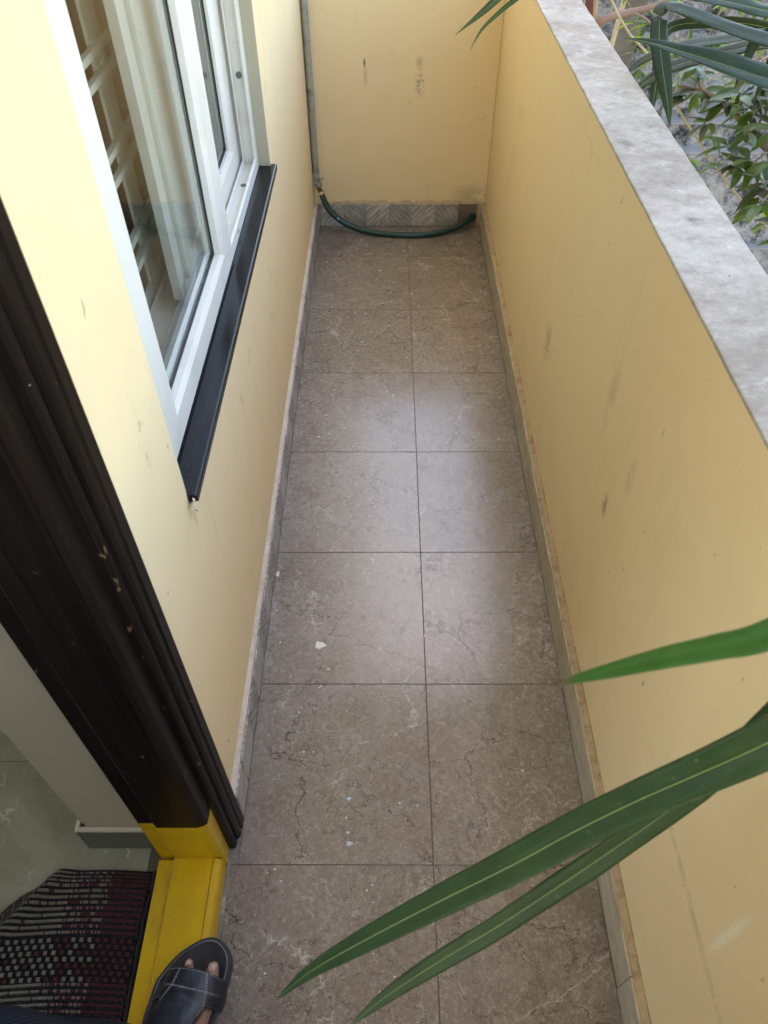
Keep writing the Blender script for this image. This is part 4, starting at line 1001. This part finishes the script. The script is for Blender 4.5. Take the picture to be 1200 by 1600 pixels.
# leafy shrub with elliptical leaves
LEAF = MB(); nl = 9; vs = []; 
for i in range(nl):
    t = i / (nl - 1); wv = .5 * .34 * (math.sin(math.pi * min(1, t ** .85)) ** .8) if 0 < t < 1 else .004
    dz = -.16 * t * t
    for a in (-1, -.5, 0, .5, 1): vs.append((t, a * wv, dz + .10 * wv * 3 * abs(a) - .02 * abs(a) ** 2))
LEAF.add(vs, [(i * 5 + k, i * 5 + k + 1, i * 5 + k + 6, i * 5 + k + 5) for i in range(nl - 1) for k in range(4)])
def leaf_mesh(mat):
    me = bpy.data.meshes.new('leaf'); me.from_pydata(LEAF.v, [], LEAF.f); me.materials.append(mat)
    me.polygons.foreach_set('use_smooth', [True] * len(me.polygons)); return me
SH = [leaf_mat('shrub_leaf', (.028, .06, .014), (.05, .10, .022), .3, .35, (.22, .36, .04), False, False), leaf_mat('shrub_leaf_grey', (.05, .06, .035), (.085, .095, .06), .2, .45, (.15, .2, .05), False, False), leaf_mat('sunlit_shrub_leaf', (.09, .17, .03), (.14, .24, .04), .45, .4, (.4, .6, .06), False, False)]  # last copy is paler, sunlight put into its colour
LM = [leaf_mesh(x) for x in SH]
MAT['twig'] = simple('grey_brown_twig', (.22, .16, .115), .8, .25, 50, .3)
def put_leaf(parent, me, p, d, size, roll, droop=0, width=1.0):
    d = Vector(d).normalized(); up = Vector((0, 0, 1)); s_ = up.cross(d)
    if s_.length < .1: s_ = Vector((1, 0, 0))
    s_.normalize(); n_ = d.cross(s_)
    Mx = Matrix((d, s_, n_)).transposed() @ Matrix.Rotation(roll, 3, 'X')
    o = bpy.data.objects.new('leaf', me); COL.objects.link(o); o.parent = parent; o.location = Vector(p) - WL[parent.name]
    o.rotation_euler = Mx.to_euler(); o.scale = (size, size * width, size)
    return o
shr = empty('leafy_shrub', (1.6, 2.0, -3.3), 'leafy shrub with oval green leaves on brown branches below the dark blades', 'shrub')
mainb = catmull([(1.60, 2.0, -3.3), (1.62, 1.95, -1.5), (1.5, 1.92, .2), (1.30, 1.95, .55), (1.144, 2.04, .668), (1.066, 2.135, .717), (1.022, 2.195, .744), (1.0, 2.257, .761), (.959, 2.321, .779), (.925, 2.377, .79), (.875, 2.428, .783)], 6)
m = MB(); m.tube(mainb, [.03 - .0255 * (i / (len(mainb) - 1)) ** .5 for i in range(len(mainb))], 8); m.build('branch', MAT['twig'], shr, smooth=True)
rnd = random.Random(31)
twigs = [[(1.0, 2.257, .761), (.985, 2.22, .80), (.965, 2.19, .835)], [(1.03, 2.18, .742), (1.06, 2.2, .80), (1.10, 2.21, .85)], [(1.066, 2.135, .717), (1.03, 2.10, .70), (.985, 2.085, .688)], [(1.13, 2.06, .675), (1.12, 2.02, .62), (1.095, 1.99, .575)], [(1.2, 2.0, .62), (1.2, 2.02, .70), (1.21, 2.03, .78)], [(1.1, 2.08, .69), (1.12, 2.12, .74), (1.15, 2.13, .79)], [(.925, 2.377, .79), (.90, 2.36, .83), (.88, 2.33, .865)], [(1.16, 2.03, .65), (1.12, 2.02, .655), (1.06, 1.985, .635)], [(1.25, 1.98, .59), (1.21, 1.92, .52), (1.17, 1.89, .47)], [(1.16, 2.03, .655), (1.15, 1.98, .66), (1.14, 1.92, .68)], [(1.3, 1.95, .55), (1.22, 1.9, .6), (1.17, 1.86, .635)], [(1.25, 1.96, .6), (1.2, 2.05, .72), (1.17, 2.1, .8)], [(.96, 2.32, .78), (.99, 2.3, .81), (1.03, 2.27, .84)], [(1.2, 2.0, .62), (1.16, 1.97, .58), (1.12, 1.97, .53)], [(1.066, 2.135, .717), (1.07, 2.09, .665), (1.06, 2.06, .62)], [(1.3, 1.95, .55), (1.24, 1.88, .55), (1.19, 1.85, .545)]]
tips = [mainb[-1], mainb[-7]]
for tw in twigs:
    c = catmull(tw, 5); m = MB(); m.tube(c, [.004 - .0022 * i / (len(c) - 1) for i in range(len(c))], 6); m.build('twig', MAT['twig'], shr, smooth=True)
    tips += [c[-1], c[-4]] if len(c) > 5 else [c[-1]]
for e in [(0.919, 2.508, 0.788), (0.952, 2.432, 0.786), (0.977, 2.306, 0.779), (1.009, 2.214, 0.789), (1.031, 2.169, 0.816), (0.923, 2.244, 0.749), (0.959, 2.14, 0.722), (0.914, 2.052, 0.709), (0.981, 2.039, 0.724), (1.005, 1.965, 0.696), (0.981, 1.894, 0.672), (1.048, 2.464, 0.814), (1.064, 2.338, 0.835), (0.914, 2.407, 0.763), (1.066, 2.124, 0.774), (1.039, 2.009, 0.736), (0.988, 2.118, 0.769)]:
    e = Vector(e); near = min(mainb[18:], key=lambda q: (q - e).length); md_ = near.lerp(e, .55) + Vector((rnd.uniform(-.012, .012), rnd.uniform(-.012, .012), .012))
    c = catmull([near, md_, e], 4); m = MB(); m.tube(c, [.0032 - .0017 * i / (len(c) - 1) for i in range(len(c))], 6); m.build('twig', MAT['twig'], shr, smooth=True); tips.append(c[-1])
for tp_ in tips:
    for q in range(rnd.randint(5, 7)):
        a = rnd.uniform(0, 2 * math.pi); el = rnd.uniform(-.75, .35)
        d = (math.cos(a), math.sin(a), el); p = Vector(tp_) + Vector(d) * .008
        put_leaf(shr, LM[0 if rnd.random() < .62 else 1], p, d, rnd.uniform(.062, .092), rnd.uniform(-.5, .5), 0, rnd.uniform(.8, 1.05))
# leaves behind, sunlit and shaded tones put in their colours, hanging in small clusters
shb = empty('leafy_shrub', (1.6, 3.3, -3.3), 'bright green thin leafed shrub behind the dark blades', 'shrub')
m = MB()
for pts in ([(2.1, 3.3, -3.3), (2.1, 3.2, -1), (2.0, 3.1, .2), (1.75, 3.1, .55), (1.4, 3.15, .72), (1.1, 3.15, .8)], [(2.1, 3.2, -1), (2.2, 3.1, .1), (1.9, 3.2, .8)], [(1.75, 3.1, .55), (1.55, 3.3, .75), (1.5, 3.4, .9)]):
    m = MB(); c = catmull(pts, 6); m.tube(c, [.014 - .0115 * i / (len(c) - 1) for i in range(len(c))], 6); m.build('branch', MAT['twig'], shb, smooth=True)
for q in range(58):
    if q < 50: c = Vector((rnd.uniform(.98, 1.48), rnd.uniform(2.85, 3.5), rnd.uniform(.56, .98)))
    else: c = Vector((rnd.uniform(1.05, 1.6), rnd.uniform(2.75, 3.2), rnd.uniform(.02, .42)))
    for z_ in range(rnd.randint(4, 6)):
        a = rnd.uniform(0, 2 * math.pi); d = (math.cos(a), math.sin(a), rnd.uniform(-.9, .2))
        put_leaf(shb, LM[2] if rnd.random() < .45 else LM[0], c + Vector(d) * .01, d, rnd.uniform(.05, .085), rnd.uniform(-.6, .6), 0, rnd.uniform(.6, .9))
for q in range(9):
    x = rnd.uniform(1.0, 1.7); y = rnd.uniform(3.0, 3.6); m = MB()
    pts = [(x, y, .45)]
    for _ in range(4): pts.append((pts[-1][0] + rnd.uniform(-.08, .08), pts[-1][1] + rnd.uniform(-.06, .06), pts[-1][2] + rnd.uniform(.06, .16)))
    m.tube(catmull(pts, 4), .0028, 6); m.build('twig', MAT['twig'], shb, smooth=True)
# reddish bare branch by the coping
rb = empty('bare_tree', (.80, 3.3, -3.3), 'reddish brown bare trunk and branch just beyond the far end of the coping', 'tree')
m = MB(); m.tube(catmull([(.80, 3.3, -3.3), (.78, 3.32, -1.5), (.80, 3.38, .3), (.80, 3.40, .72), (.79, 3.42, 1.3), (.75, 3.5, 2.2)], 6), [.034 - .0006 * i for i in range(31)], 10); m.build('trunk', simple('dark_red_bark', (.13, .05, .04), .8, .3, 30, .4), rb, smooth=True)
m = MB(); m.tube(catmull([(.79, 3.30, .60), (.775, 3.17, .745), (.816, 3.165, .78), (.903, 3.238, .779), (.992, 3.31, .776), (1.06, 3.383, .776), (1.2, 3.5, .80)], 6), [.016 - .0002 * i for i in range(37)], 10); m.build('branch', simple('orange_brown_bark', (.22, .13, .085), .8, .25, 30, .4), rb, smooth=True)
m = MB(); m.tube(catmull([(.775, 3.17, .745), (.768, 3.22, .86), (.765, 3.28, 1.0)], 6), .0085, 8); m.build('branch', simple('tan_bark', (.36, .24, .14), .8, .25, 30, .4), rb, smooth=True)
m = MB(); m.tube(catmull([(.92, 3.25, .779), (.99, 3.26, .75), (1.05, 3.3, .70)], 6), .005, 8); m.build('branch', MAT['twig'], rb, smooth=True)
for q in range(26):
    c = Vector((rnd.uniform(.84, 1.1), rnd.uniform(3.3, 3.6), rnd.uniform(.66, .98))); a = rnd.uniform(0, 6.28); d = (math.cos(a), math.sin(a), rnd.uniform(-.9, .2))
    put_leaf(rb, LM[2], c, d, rnd.uniform(.05, .07), rnd.uniform(-.6, .6), 0, .7)

# ------------------------------------------------------------------ weathered stepped wall beyond the plants
def old_wall_mat():
    k = NT('lichen_blackened_plaster'); v = k.coord()
    n1 = k.noise(v, 2.2, 7, .68, .7); n2 = k.noise(v, 11, 9, .78, .15); n3 = k.noise(v, 48, 5, .7)
    c = k.mix(k.ramp(n2, [(.42, 0.), (.58, 1.)]), (.03, .03, .03), (.30, .30, .295))
    c = k.mix(k.ramp(n1, [(.46, 0.), (.62, .75)]), c, (.34, .33, .30))
    c = k.mix(k.ramp(n3, [(.55, 0.), (.72, .8)]), c, (.03, .03, .03))
    c = k.mix(k.ramp(n1, [(.66, 0.), (.72, .8)]), c, (.62, .53, .42))
    k.bsdf(c, .95, k.bump(n2, .7, .012), .2); return k.m
MAT['oldwall'] = old_wall_mat()
MAT['ledge'] = simple('bare_cement_ledge', (.24, .24, .24), .9, .3, 12, .4, dirt=(.08, .08, .075), dirt_amt=.8, dscale=9)
bw = empty('boundary_wall', (2.5, 4.6, -3.3), 'weathered grey stepped boundary wall beyond the parapet and leaves', 'wall')
tiers = [(-3.3, -1.62, 4.42), (-1.62, -.80, 4.46), (-.80, -.22, 4.50), (-.22, -.075, 4.56), (-.075, .36, 4.62), (.36, 1.25, 4.70)]
for z0, z1, y in tiers:
    n = 60; m = MB(); vs = []
    for k in range(n + 1):
        x = .2 + 6.3 * k / n
        w1 = .012 * noise.noise((x * 3, z0, 0)); w2 = .012 * noise.noise((x * 4, z0, 5)); w3 = .014 * noise.noise((x * 5, z1, 9))
        vs += [(x, y + w1, z0 - .01), (x, y + w2 + .004, (z0 + z1) / 2), (x, y + w3, z1 - .018), (x, y + .006 + w3, z1 - .004 + w2 * .4), (x, y + .18, z1 + .001), (x, y + .3, z1), (x, y + .3, z0 - .01)]
    m.add(vs, [(7 * k + i, 7 * k + (i + 1) % 7, 7 * k + 7 + (i + 1) % 7, 7 * k + 7 + i) for k in range(n) for i in range(7)] + [tuple(range(7)), tuple(range(7 * n, 7 * n + 7))])
    m.build('wall_tier', MAT['oldwall'], bw, origin=(0, 0, 0))
    if z1 < .3:
        m = MB(); vs = []
        for k in range(n + 1):
            x = .2 + 6.3 * k / n; d = .008 + .012 * noise.noise((x * 5, z1, 2))
            vs += [(x, y - d * .5, z1 - .012), (x, y - d * .6, z1 + .002 + .009 * noise.noise((x * 8, z1, 1))), (x, y + .12, z1 + .018), (x, y + .12, z1 - .012)]
        m.add(vs, [(4 * k + i, 4 * k + (i + 1) % 4, 4 * k + 4 + (i + 1) % 4, 4 * k + 4 + i) for k in range(n) for i in range(4)])
        m.build('ledge', MAT['ledge'], bw, origin=(0, 0, 0))
m = MB(); m.prism([(-.05, -.05), (.05, -.05), (.05, .05), (-.05, .05)], lambda p, t: (1.14 + p[0] * 1.1 + .12 * t, 4.2 + p[1] + .08 * t, t), -.6, 1.2)
m.build('pillar', simple('pale_yellowed_cement', (.10, .09, .07), .9, .25, 8, .4, dirt=(.2, .18, .14), dirt_amt=.8), bw, origin=(0, 0, 0), bevel=.008)
